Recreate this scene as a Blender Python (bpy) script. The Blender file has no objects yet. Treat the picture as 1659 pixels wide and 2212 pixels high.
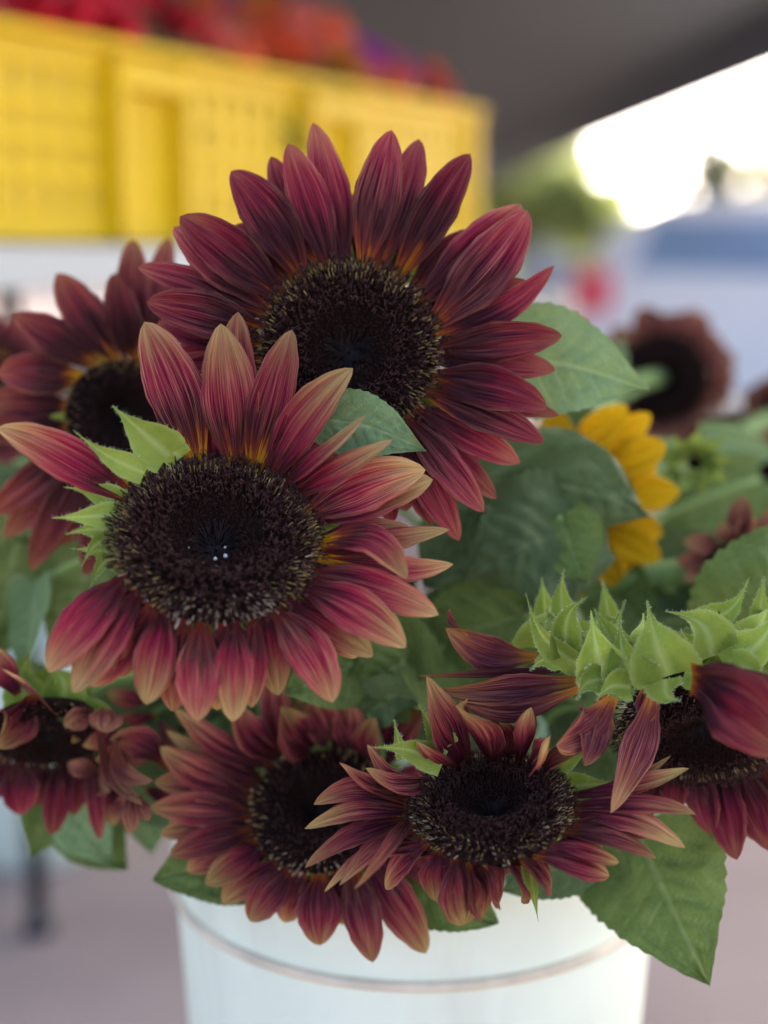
import bpy, bmesh, math, random
import numpy as np
from mathutils import Vector, Matrix, Quaternion, noise as mnoise

random.seed(7)
rng = np.random.default_rng(7)
R = math.radians
sc = bpy.context.scene
col = sc.collection

# ------------------------------------------------------------------ camera
FPX = 3000.0                      # focal length in units of a 1659 x 2212 picture
PITCH = R(10.4)
CAM = Vector((0, 0, 1.05))
FWD = Vector((0, math.cos(PITCH), -math.sin(PITCH)))
UP = Vector((0, math.sin(PITCH), math.cos(PITCH)))
RIGHT = Vector((1, 0, 0))
cd = bpy.data.cameras.new('camera')
cam = bpy.data.objects.new('camera', cd)
col.objects.link(cam)
cam.location = CAM
cam.rotation_euler = (R(90) - PITCH, 0, 0)
cd.sensor_fit = 'HORIZONTAL'
cd.sensor_width = 36
cd.lens = 36 * FPX / 1659
cd.clip_start = 0.02
cd.clip_end = 500
cd.dof.use_dof = True
cd.dof.focus_distance = 0.622
cd.dof.aperture_fstop = 3.3
cd.dof.aperture_blades = 0
sc.camera = cam

# ------------------------------------------------------------------ world and sun
SUN_EL, SUN_AZ = R(35), R(24)      # azimuth clockwise from +Y: beyond the roof, ahead and to the right
w = bpy.data.worlds.new('World')
sc.world = w
w.use_nodes = True
nt = w.node_tree
nt.nodes.clear()
sky = nt.nodes.new('ShaderNodeTexSky')
sky.sky_type = 'NISHITA'
sky.sun_disc = False
sky.sun_elevation = SUN_EL
sky.sun_rotation = SUN_AZ
sky.air_density = 0.30
sky.dust_density = 4.0
sky.ozone_density = 0.0
bg = nt.nodes.new('ShaderNodeBackground')
bg.inputs['Strength'].default_value = 0.15
wo = nt.nodes.new('ShaderNodeOutputWorld')
nt.links.new(sky.outputs[0], bg.inputs[0])
nt.links.new(bg.outputs[0], wo.inputs[0])
sl = bpy.data.lights.new('sun', 'SUN')
sl.energy = 1.0
sl.angle = R(3)
sl.color = (1.0, 0.95, 0.87)
so = bpy.data.objects.new('sun', sl)
col.objects.link(so)
sd = Vector((math.sin(SUN_AZ) * math.cos(SUN_EL), math.cos(SUN_AZ) * math.cos(SUN_EL), math.sin(SUN_EL)))
so.rotation_euler = (-sd).to_track_quat('-Z', 'Y').to_euler()
so.location = sd * 10

sc.view_settings.view_transform = 'Standard'
sc.view_settings.look = 'None'
sc.view_settings.exposure = 3.1
sc.view_settings.gamma = 1.0
sc.view_settings.use_curve_mapping = False
sc.render.engine = 'CYCLES'
sc.cycles.use_denoising = True
sc.cycles.max_bounces = 7
sc.cycles.diffuse_bounces = 4
sc.cycles.glossy_bounces = 3
sc.cycles.transmission_bounces = 4
sc.cycles.transparent_max_bounces = 6
sc.cycles.caustics_reflective = False
sc.cycles.caustics_refractive = False


# ------------------------------------------------------------------ helpers
def at(x, y, d):
    """A point of the place: direction read in the 1659 x 2212 picture, d metres deep."""
    return CAM + (FWD + RIGHT * ((x - 829.5) / FPX) - UP * ((y - 1106.0) / FPX)) * d


def tag(o, label=None, cat=None, group=None, kind=None):
    if label: o['label'] = label
    if cat: o['category'] = cat
    if group: o['group'] = group
    if kind: o['kind'] = kind
    return o


def empty(name, loc, label=None, cat=None, group=None):
    o = bpy.data.objects.new(name, None)
    o.empty_display_size = 0.02
    col.objects.link(o)
    o.location = loc
    return tag(o, label, cat, group)


ROOTLOC = {}


def mesh_obj(name, verts, faces, mats, parent=None, uvs=None, smooth=True, mat_idx=None, attr=None):
    """verts are world coordinates; a child stores them relative to its top-level root."""
    v = np.asarray(verts, dtype=np.float32).reshape(-1, 3)
    if parent is not None:
        p = parent
        while p is not None:
            v = v - np.array(p.location, dtype=np.float32)
            p = p.parent
    me = bpy.data.meshes.new(name)
    if isinstance(faces, np.ndarray):
        faces = faces.tolist()
    me.from_pydata(v.tolist(), [], faces)
    if not isinstance(mats, (list, tuple)):
        mats = [mats]
    for m in mats:
        me.materials.append(m)
    if smooth:
        me.polygons.foreach_set('use_smooth', np.ones(len(me.polygons), dtype=bool))
    if mat_idx is not None:
        me.polygons.foreach_set('material_index', np.asarray(mat_idx, dtype=np.int32))
    if uvs is not None:
        uvl = me.uv_layers.new(name='UVMap')
        li = np.empty(len(me.loops), dtype=np.int32)
        me.loops.foreach_get('vertex_index', li)
        uvl.data.foreach_set('uv', np.asarray(uvs, dtype=np.float32)[li].ravel())
    if attr is not None:
        for k, a in attr.items():
            at_ = me.attributes.new(k, 'FLOAT', 'POINT')
            at_.data.foreach_set('value', np.asarray(a, dtype=np.float32).ravel())
    me.update()
    o = bpy.data.objects.new(name, me)
    col.objects.link(o)
    if parent is not None:
        o.parent = parent
    return o


def bm_obj(name, bm, mats, parent=None, smooth=False, bevel=0.0, seg=2):
    if bevel > 0:
        bmesh.ops.bevel(bm, geom=bm.edges[:], offset=bevel, segments=seg, affect='EDGES', profile=0.5)
    bm.normal_update()
    v = [tuple(x.co) for x in bm.verts]
    bm.verts.index_update()
    f = [[x.index for x in q.verts] for q in bm.faces]
    bm.free()
    return mesh_obj(name, v, f, mats, parent, smooth=smooth)


def add_box(bm, c, s, M=None):
    vs = []
    for dx in (-.5, .5):
        for dy in (-.5, .5):
            for dz in (-.5, .5):
                p = Vector((c[0] + dx * s[0], c[1] + dy * s[1], c[2] + dz * s[2]))
                vs.append(bm.verts.new(M @ p if M else p))
    for q in ((0, 1, 3, 2), (4, 6, 7, 5), (0, 4, 5, 1), (2, 3, 7, 6), (0, 2, 6, 4), (1, 5, 7, 3)):
        bm.faces.new([vs[i] for i in q])


def tube(pts, radii, n=8, cap=True):
    pts = [Vector(p) for p in pts]
    V, F = [], []
    ref = Vector((0.31, 0.17, 0.93)).normalized()
    for i, p in enumerate(pts):
        t = (pts[min(i + 1, len(pts) - 1)] - pts[max(i - 1, 0)]).normalized()
        a = t.cross(ref)
        if a.length < 1e-4: a = t.cross(Vector((1, 0, 0)))
        a.normalize()
        b = t.cross(a)
        r = radii[i] if hasattr(radii, '__len__') else radii
        for k in range(n):
            an = 2 * math.pi * k / n
            V.append(p + (a * math.cos(an) + b * math.sin(an)) * r)
    for i in range(len(pts) - 1):
        for k in range(n):
            F.append((i * n + k, i * n + (k + 1) % n, (i + 1) * n + (k + 1) % n, (i + 1) * n + k))
    if cap:
        F.append(tuple(range(n - 1, -1, -1)))
        F.append(tuple((len(pts) - 1) * n + k for k in range(n)))
    return V, F


def lathe(profile, centre, n=64):
    V, F = [], []
    for r, z in profile:
        for k in range(n):
            a = 2 * math.pi * k / n
            V.append((centre[0] + r * math.cos(a), centre[1] + r * math.sin(a), centre[2] + z))
    for i in range(len(profile) - 1):
        for k in range(n):
            F.append((i * n + k, i * n + (k + 1) % n, (i + 1) * n + (k + 1) % n, (i + 1) * n + k))
    return V, F


# ------------------------------------------------------------------ materials
def new_mat(name):
    m = bpy.data.materials.new(name)
    m.use_nodes = True
    t = m.node_tree
    t.nodes.clear()
    out = t.nodes.new('ShaderNodeOutputMaterial')
    return m, t, out


def N(t, typ, **kw):
    n = t.nodes.new(typ)
    for k, v in kw.items():
        setattr(n, k, v)
    return n


def math_node(t, op, a, b=None, clamp=False):
    n = t.nodes.new('ShaderNodeMath')
    n.operation = op
    n.use_clamp = clamp
    for i, x in enumerate((a, b)):
        if x is None: continue
        if isinstance(x, (int, float)): n.inputs[i].default_value = x
        else: t.links.new(x, n.inputs[i])
    return n.outputs[0]


def mix_col(t, fac, a, b, mode='MIX'):
    n = t.nodes.new('ShaderNodeMix')
    n.data_type = 'RGBA'
    n.blend_type = mode
    for idx, x in ((0, fac), (6, a), (7, b)):
        if isinstance(x, (int, float)): n.inputs[idx].default_value = x
        elif isinstance(x, tuple): n.inputs[idx].default_value = x if len(x) == 4 else (*x, 1)
        else: t.links.new(x, n.inputs[idx])
    return n.outputs[2]


def ramp(t, fac, stops):
    n = t.nodes.new('ShaderNodeValToRGB')
    cr = n.color_ramp
    cr.interpolation = 'EASE' if False else 'LINEAR'
    while len(cr.elements) > 1:
        cr.elements.remove(cr.elements[-1])
    cr.elements[0].position = stops[0][0]
    cr.elements[0].color = (*stops[0][1], 1)
    for p, c in stops[1:]:
        e = cr.elements.new(p)
        e.color = (*c, 1)
    t.links.new(fac, n.inputs[0])
    return n.outputs[0]


def simple_mat(name, colr, rough=0.5, var=0.12, scale=8.0, bump=0.0, metallic=0.0, spec=0.5, sss=0.0, emit=None):
    m, t, out = new_mat(name)
    b = N(t, 'ShaderNodeBsdfPrincipled')
    tc = N(t, 'ShaderNodeTexCoord')
    nz = N(t, 'ShaderNodeTexNoise')
    nz.inputs['Scale'].default_value = scale
    nz.inputs['Detail'].default_value = 5
    t.links.new(tc.outputs['Object'], nz.inputs['Vector'])
    lo = tuple(max(0, c * (1 - var)) for c in colr)
    hi = tuple(min(1, c * (1 + var)) for c in colr)
    c = ramp(t, nz.outputs[0], [(0.3, lo), (0.7, hi)])
    t.links.new(c, b.inputs['Base Color'])
    b.inputs['Roughness'].default_value = rough
    b.inputs['Metallic'].default_value = metallic
    b.inputs['Specular IOR Level'].default_value = spec
    if sss > 0:
        b.inputs['Subsurface Weight'].default_value = sss
        b.inputs['Subsurface Radius'].default_value = (.02, .02, .02)
    if emit:
        b.inputs['Emission Color'].default_value = (*emit[0], 1)
        b.inputs['Emission Strength'].default_value = emit[1]
    if bump > 0:
        bp = N(t, 'ShaderNodeBump')
        bp.inputs['Strength'].default_value = bump
        bp.inputs['Distance'].default_value = 0.002
        nf = N(t, 'ShaderNodeTexNoise')
        nf.inputs['Scale'].default_value = scale * 12
        t.links.new(tc.outputs['Object'], nf.inputs['Vector'])
        t.links.new(nf.outputs[0], bp.inputs['Height'])
        t.links.new(bp.outputs[0], b.inputs['Normal'])
    t.links.new(b.outputs[0], out.inputs[0])
    return m


def petal_mat(name, stops, streak=(0.42, 0.17, 0.12), streak_amt=0.4, translucent=0.12, spread=0.36, sheen=0.0, edge=(.30, .13, .07)):
    m, t, out = new_mat(name)
    uv = N(t, 'ShaderNodeUVMap')
    sep = N(t, 'ShaderNodeSeparateXYZ')
    t.links.new(uv.outputs[0], sep.inputs[0])
    u, v = sep.outputs[0], sep.outputs[1]
    oi = N(t, 'ShaderNodeObjectInfo')
    rnd = oi.outputs['Random']
    off = math_node(t, 'MULTIPLY', rnd, 37.0)
    rnd2 = math_node(t, 'FRACT', math_node(t, 'MULTIPLY', rnd, 17.31))
    rnd3 = math_node(t, 'FRACT', math_node(t, 'MULTIPLY', rnd, 53.77))

    def streaks(su, sv, detail=3, rough=.55):
        cb = N(t, 'ShaderNodeCombineXYZ')
        t.links.new(math_node(t, 'MULTIPLY', u, su), cb.inputs[0])
        t.links.new(math_node(t, 'MULTIPLY', v, sv), cb.inputs[1])
        t.links.new(off, cb.inputs[2])
        nz = N(t, 'ShaderNodeTexNoise')
        nz.inputs['Scale'].default_value = 1
        nz.inputs['Detail'].default_value = detail
        nz.inputs['Roughness'].default_value = rough
        t.links.new(cb.outputs[0], nz.inputs['Vector'])
        return nz.outputs[0]
    broad = streaks(6, 0.8, 2)
    mid = streaks(19, 1.0, 2)
    fine = streaks(66, 2.4, 2, .6)
    blot = streaks(3, 5, 3)
    # tone along the petal, pushed about by the streaks
    a = math_node(t, 'MULTIPLY', math_node(t, 'SUBTRACT', broad, 0.5), spread * 1.3)
    b_ = math_node(t, 'MULTIPLY', math_node(t, 'SUBTRACT', mid, 0.5), spread * 1.1)
    c_ = math_node(t, 'MULTIPLY', math_node(t, 'SUBTRACT', blot, 0.5), spread * 0.5)
    r_ = math_node(t, 'MULTIPLY', math_node(t, 'SUBTRACT', rnd, 0.5), 0.26)
    push = math_node(t, 'ADD', math_node(t, 'ADD', a, b_), math_node(t, 'ADD', c_, r_))
    # fade the push at the very base so the yellow claw stays
    fade = N(t, 'ShaderNodeMapRange')
    fade.inputs[1].default_value = 0.02
    fade.inputs[2].default_value = 0.3
    fade.inputs[3].default_value = 0.25
    t.links.new(v, fade.inputs[0])
    tone = math_node(t, 'ADD', v, math_node(t, 'MULTIPLY', push, fade.outputs[0]), True)
    c = ramp(t, tone, stops)
    sm = N(t, 'ShaderNodeMapRange')
    sm.inputs[1].default_value = 0.47
    sm.inputs[2].default_value = 0.64
    t.links.new(fine, sm.inputs[0])
    up_ = N(t, 'ShaderNodeMapRange')
    up_.inputs[1].default_value = 0.1
    up_.inputs[2].default_value = 0.75
    up_.inputs[3].default_value = 0.15
    up_.inputs[4].default_value = 1.0
    t.links.new(v, up_.inputs[0])
    amt = math_node(t, 'MULTIPLY', math_node(t, 'MULTIPLY', sm.outputs[0], up_.outputs[0]), math_node(t, 'MULTIPLY', math_node(t, 'ADD', math_node(t, 'MULTIPLY', rnd3, .8), .5), streak_amt * .9))
    c = mix_col(t, amt, c, streak)
    # paler long veins
    vm = N(t, 'ShaderNodeMapRange')
    vm.inputs[1].default_value = 0.62
    vm.inputs[2].default_value = 0.74
    t.links.new(mid, vm.inputs[0])
    c = mix_col(t, math_node(t, 'MULTIPLY', vm.outputs[0], streak_amt * 0.6), c, streak)
    # dry, browned margins in patches
    ed_ = math_node(t, 'MULTIPLY', math_node(t, 'ABSOLUTE', math_node(t, 'SUBTRACT', u, 0.5)), 2.0)
    em = N(t, 'ShaderNodeMapRange')
    em.inputs[1].default_value = 0.80
    em.inputs[2].default_value = 1.0
    t.links.new(math_node(t, 'ADD', ed_, math_node(t, 'MULTIPLY', math_node(t, 'SUBTRACT', blot, 0.55), 0.5)), em.inputs[0])
    c = mix_col(t, math_node(t, 'MULTIPLY', math_node(t, 'MULTIPLY', em.outputs[0], up_.outputs[0]), 0.55), c, edge)
    # darker furrows between the veins
    dk = N(t, 'ShaderNodeMapRange')
    dk.inputs[1].default_value = 0.36
    dk.inputs[2].default_value = 0.56
    dk.inputs[3].default_value = 0.66
    dk.inputs[4].default_value = 1.0
    t.links.new(fine, dk.inputs[0])
    # value change from petal to petal
    hv = N(t, 'ShaderNodeHueSaturation')
    t.links.new(c, hv.inputs['Color'])
    t.links.new(math_node(t, 'MULTIPLY', math_node(t, 'ADD', math_node(t, 'MULTIPLY', rnd2, 0.5), 0.62), dk.outputs[0]), hv.inputs['Value'])
    c = hv.outputs[0]
    bs = N(t, 'ShaderNodeBsdfPrincipled')
    t.links.new(c, bs.inputs['Base Color'])
    bs.inputs['Roughness'].default_value = 0.6
    bs.inputs['Specular IOR Level'].default_value = 0.07
    bs.inputs['Sheen Weight'].default_value = sheen
    bs.inputs['Sheen Roughness'].default_value = 0.45
    bs.inputs['Sheen Tint'].default_value = (1, .75, .7, 1)
    bp = N(t, 'ShaderNodeBump')
    bp.inputs['Strength'].default_value = 0.6
    bp.inputs['Distance'].default_value = 0.0010
    t.links.new(math_node(t, 'ADD', math_node(t, 'MULTIPLY', mid, 1.0), math_node(t, 'MULTIPLY', fine, 0.5)), bp.inputs['Height'])
    t.links.new(bp.outputs[0], bs.inputs['Normal'])
    tr = N(t, 'ShaderNodeBsdfTranslucent')
    t.links.new(c, tr.inputs['Color'])
    mx = N(t, 'ShaderNodeMixShader')
    mx.inputs[0].default_value = translucent
    t.links.new(bs.outputs[0], mx.inputs[1])
    t.links.new(tr.outputs[0], mx.inputs[2])
    t.links.new(mx.outputs[0], out.inputs[0])
    return m


def leaf_mat(name, lo, hi, vein, rough=0.5, sheen=0.05, translucent=0.2, net=.22):
    m, t, out = new_mat(name)
    oi = N(t, 'ShaderNodeObjectInfo')
    tc = N(t, 'ShaderNodeTexCoord')
    nz = N(t, 'ShaderNodeTexNoise')
    nz.inputs['Scale'].default_value = 38
    nz.inputs['Detail'].default_value = 6
    nz.inputs['Roughness'].default_value = 0.62
    t.links.new(tc.outputs['Object'], nz.inputs['Vector'])
    c = ramp(t, nz.outputs[0], [(0.3, lo), (0.68, hi)])
    vo = N(t, 'ShaderNodeTexVoronoi')
    vo.feature = 'DISTANCE_TO_EDGE'
    vo.inputs['Scale'].default_value = 260
    t.links.new(tc.outputs['Object'], vo.inputs['Vector'])
    cell = N(t, 'ShaderNodeMapRange')
    cell.inputs[1].default_value = 0.0
    cell.inputs[2].default_value = 0.12
    cell.inputs[3].default_value = 1.0
    cell.inputs[4].default_value = 0.0
    t.links.new(vo.outputs['Distance'], cell.inputs[0])
    c = mix_col(t, math_node(t, 'MULTIPLY', cell.outputs[0], net), c, vein)
    at_ = N(t, 'ShaderNodeAttribute')
    at_.attribute_name = 'vein'
    c = mix_col(t, math_node(t, 'MULTIPLY', at_.outputs['Fac'], 0.95), c, vein)
    hv = N(t, 'ShaderNodeHueSaturation')
    t.links.new(c, hv.inputs['Color'])
    t.links.new(math_node(t, 'ADD', math_node(t, 'MULTIPLY', oi.outputs['Random'], 0.3), 0.85), hv.inputs['Value'])
    c = hv.outputs[0]
    bs = N(t, 'ShaderNodeBsdfPrincipled')
    t.links.new(c, bs.inputs['Base Color'])
    bs.inputs['Roughness'].default_value = rough
    bs.inputs['Specular IOR Level'].default_value = 0.10
    bs.inputs['Sheen Weight'].default_value = sheen
    bp = N(t, 'ShaderNodeBump')
    bp.inputs['Strength'].default_value = 0.4
    bp.inputs['Distance'].default_value = 0.0008
    t.links.new(math_node(t, 'SUBTRACT', nz.outputs[0], math_node(t, 'MULTIPLY', cell.outputs[0], 0.5)), bp.inputs['Height'])
    t.links.new(bp.outputs[0], bs.inputs['Normal'])
    tr = N(t, 'ShaderNodeBsdfTranslucent')
    t.links.new(c, tr.inputs['Color'])
    mx = N(t, 'ShaderNodeMixShader')
    mx.inputs[0].default_value = translucent
    t.links.new(bs.outputs[0], mx.inputs[1])
    t.links.new(tr.outputs[0], mx.inputs[2])
    t.links.new(mx.outputs[0], out.inputs[0])
    return m


YEL, ORA = (0.50, 0.22, 0.008), (0.34, 0.075, 0.010)
P_MAIN = petal_mat('petal_wine', [(0, YEL), (.05, ORA), (.10, (0.1, 0.014, 0.014)), (.20, (0.024, 0.006, 0.01)), (.44, (0.044, 0.005, 0.014)),
                                  (.60, (0.17, 0.008, 0.0302)), (.82, (0.25, 0.024, 0.0403)), (1, (0.35, 0.105, 0.063))],
                   streak=(0.48, 0.16, 0.118), streak_amt=.55)
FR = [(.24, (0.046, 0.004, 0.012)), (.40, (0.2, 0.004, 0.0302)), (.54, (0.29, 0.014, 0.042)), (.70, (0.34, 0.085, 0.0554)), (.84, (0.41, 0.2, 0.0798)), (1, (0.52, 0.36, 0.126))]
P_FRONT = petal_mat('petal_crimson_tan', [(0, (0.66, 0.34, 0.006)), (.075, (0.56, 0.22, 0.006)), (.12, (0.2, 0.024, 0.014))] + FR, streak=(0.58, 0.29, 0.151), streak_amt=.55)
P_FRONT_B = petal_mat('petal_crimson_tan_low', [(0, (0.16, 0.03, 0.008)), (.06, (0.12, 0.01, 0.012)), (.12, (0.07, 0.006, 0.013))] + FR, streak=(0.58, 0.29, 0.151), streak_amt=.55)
P_BACK = petal_mat('petal_rose_brown', [(0, (0.6, 0.31, 0.01)), (.07, (0.3, 0.08, 0.012)), (.13, (0.032, 0.008, 0.01)), (.38, (0.036, 0.008, 0.013)), (.57, (0.15, 0.018, 0.0286)),
                                        (.8, (0.25, 0.054, 0.0403)), (1, (0.36, 0.145, 0.063))], streak=(0.48, 0.18, 0.118), streak_amt=.5)
P_LOW = petal_mat('petal_plum_copper', [(0, (0.24, 0.07, 0.008)), (.06, (0.15, 0.025, 0.01)), (.13, (0.042, 0.004, 0.011)), (.36, (0.09, 0.004, 0.024)), (.54, (0.22, 0.013, 0.0353)),
                                        (.70, (0.31, 0.072, 0.0504)), (.86, (0.4, 0.19, 0.0714)), (1, (0.54, 0.37, 0.109))], streak=(0.58, 0.29, 0.151), streak_amt=.55)
P_NOD = petal_mat('petal_mauve_gold', [(0, (0.5, 0.27, 0.0252)), (.10, (0.38, 0.17, 0.0353)), (.22, (0.17, 0.045, 0.0378)), (.45, (0.1, 0.018, 0.036)), (.7, (0.16, 0.026, 0.037)),
                                       (.88, (0.31, 0.1, 0.0504)), (1, (0.46, 0.24, 0.084))], streak=(0.48, 0.21, 0.151), streak_amt=.58)
P_GOLD = petal_mat('petal_golden', [(0, (.35, .12, .005)), (.15, (.58, .26, .005)), (.5, (.74, .40, .006)), (1, (.80, .47, .01))],
                   edge=(.6, .3, .01), streak=(.64, .30, .004), streak_amt=.4, spread=.25, sheen=.0)
P_DRY = petal_mat('petal_dry_copper', [(0, (.13, .04, .02)), (.3, (.11, .024, .026)), (.6, (.23, .078, .052)), (1, (.38, .20, .09))],
                  streak=(.46, .24, .14), streak_amt=.5)

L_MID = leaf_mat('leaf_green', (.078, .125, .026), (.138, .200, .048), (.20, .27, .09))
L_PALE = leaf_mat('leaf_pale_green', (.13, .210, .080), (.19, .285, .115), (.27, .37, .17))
L_DARK = leaf_mat('leaf_shaded_green', (.055, .090, .030), (.100, .148, .054), (.13, .18, .075))  # darker copy of the leaf green, shade put into the colour
SEPAL = leaf_mat('sepal_green', (.165, .235, .026), (.285, .37, .062), (.36, .44, .14), translucent=.25, net=.04)
SEPAL_D = leaf_mat('sepal_fresh_green', (.105, .165, .018), (.20, .275, .042), (.28, .35, .10), translucent=.25, net=.04)
STEM = leaf_mat('stem_green', (.13, .22, .06), (.20, .30, .09), (.2, .3, .1), translucent=0.0)
HAIR = simple_mat('plant_hair', (.55, .62, .40), rough=.5, var=.05)
FL_DARK = simple_mat('floret_dark', (.030, .012, .009), rough=.65, spec=.08, var=.6, scale=180)
FL_ARM = simple_mat('floret_brown', (.068, .033, .029), rough=.6, spec=.1, var=.5, scale=220)
FL_TAN = simple_mat('floret_tan', (.34, .24, .07), rough=.6, var=.3, scale=150)
FL_PALE = simple_mat('floret_pale', (.50, .40, .24), rough=.6, var=.3, scale=150)
DISC = simple_mat('disc_dark', (.010, .005, .004), rough=.8, spec=.05, var=.4, scale=120, bump=.6)
BRACT = simple_mat('disc_centre', (.012, .009, .008), rough=.6, spec=.08, var=.5, scale=200)
DROP = simple_mat('pale_droplet', (.40, .43, .42), rough=.25, var=.05)

# ------------------------------------------------------------------ ribbon surfaces (petals, sepals, leaves)
def smooth(a, b, x):
    x = np.clip((x - a) / (b - a), 0, 1)
    return x * x * (3 - 2 * x)


def prof_petal(t, peak=.50, base=.30, tipe=1.9):
    a = base + (1 - base) * smooth(0, 1, t / peak) ** .9
    b = np.clip(1 - np.clip((t - peak) / (1 - peak), 0, 1) ** tipe, 0, 1) ** .72
    return np.where(t < peak, a, b)


def prof_sepal(t):
    body = (1 - t) ** 1.3 * (.85 + .62 * np.sin(np.pi * np.clip(t * 1.15, 0, 1)))
    tail = .15 * (1 - t) ** .6 + .012
    return np.maximum(body, tail)


def bez(P, t):
    P = [np.array(p) for p in P]
    t = t[:, None]
    return (1 - t) ** 3 * P[0] + 3 * (1 - t) ** 2 * t * P[1] + 3 * (1 - t) * t ** 2 * P[2] + t ** 3 * P[3]


def ribbon(P, Nn, width, prof, nt_=20, nu=11, cup=.2, roll=0., twist=0., ripple=.08, pleat=.06, seed=0, endroll=0.):
    """A curved strip: bezier spine P, face direction Nn, half width from prof."""
    r = random.Random(seed)
    t = np.linspace(0, 1, nt_)
    u = np.linspace(-1, 1, nu)
    S = bez(P, t)
    T = np.gradient(S, axis=0)
    T /= np.linalg.norm(T, axis=1)[:, None] + 1e-9
    Nn = np.array(Nn)
    Wd = np.cross(T, Nn[None, :])
    ln = np.linalg.norm(Wd, axis=1)[:, None]
    Wd = Wd / (ln + 1e-9)
    # keep the frame steady where the spine turns along the normal
    for i in range(1, nt_):
        if np.dot(Wd[i], Wd[i - 1]) < 0: Wd[i] = -Wd[i]
    Nl = np.cross(Wd, T)
    ang = R(roll) + R(twist) * t + R(endroll) * smooth(.55, 1, t)
    ca, sa = np.cos(ang)[:, None], np.sin(ang)[:, None]
    W2 = Wd * ca + Nl * sa
    N2 = Nl * ca - Wd * sa
    hw = width * .5 * prof(t)
    U, TT = np.meshgrid(u, t)
    ph1, ph2, ph3 = r.uniform(0, 6.28), r.uniform(0, 6.28), r.uniform(0, 6.28)
    asym = r.uniform(-.12, .12)
    h = cup * (U ** 2) * (.55 + .9 * TT)
    if nu > 12: h += .028 * np.cos(6.3 * np.pi * (U + .1 * np.sin(TT * 4 + ph2)) + ph3) * smooth(.05, .3, TT) * (1 - .5 * smooth(.85, 1, TT))
    h += pleat * np.cos(2.6 * np.pi * (U + asym)) * smooth(0, .15, TT) * (1 - .6 * smooth(.8, 1, TT))
    h += ripple * (np.abs(U) ** 2.2) * np.sin(TT * r.uniform(5, 9) + np.where(U > 0, ph1, ph2)) * smooth(.15, .5, TT)
    h += .04 * np.sin(TT * 7 + U * 2 + ph3)
    Vv = S[:, None, :] + W2[:, None, :] * (U * hw[:, None])[..., None] + N2[:, None, :] * (h * hw[:, None])[..., None]
    edge = 1 + .025 * np.sin(TT * 23 + ph1) + .02 * np.sin(TT * 41 + ph2)
    Vv += W2[:, None, :] * ((edge - 1) * np.sign(U) * (np.abs(U) > .9) * hw[:, None])[..., None]
    idx = np.arange(nt_ * nu).reshape(nt_, nu)
    F = np.stack([idx[:-1, :-1], idx[:-1, 1:], idx[1:, 1:], idx[1:, :-1]], -1).reshape(-1, 4)
    uv = np.stack([U * .5 + .5, TT], -1).reshape(-1, 2)
    return Vv.reshape(-1, 3), F, uv, (N2, W2, hw, S)


def vec(a): return Vector((float(a[0]), float(a[1]), float(a[2])))


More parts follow.
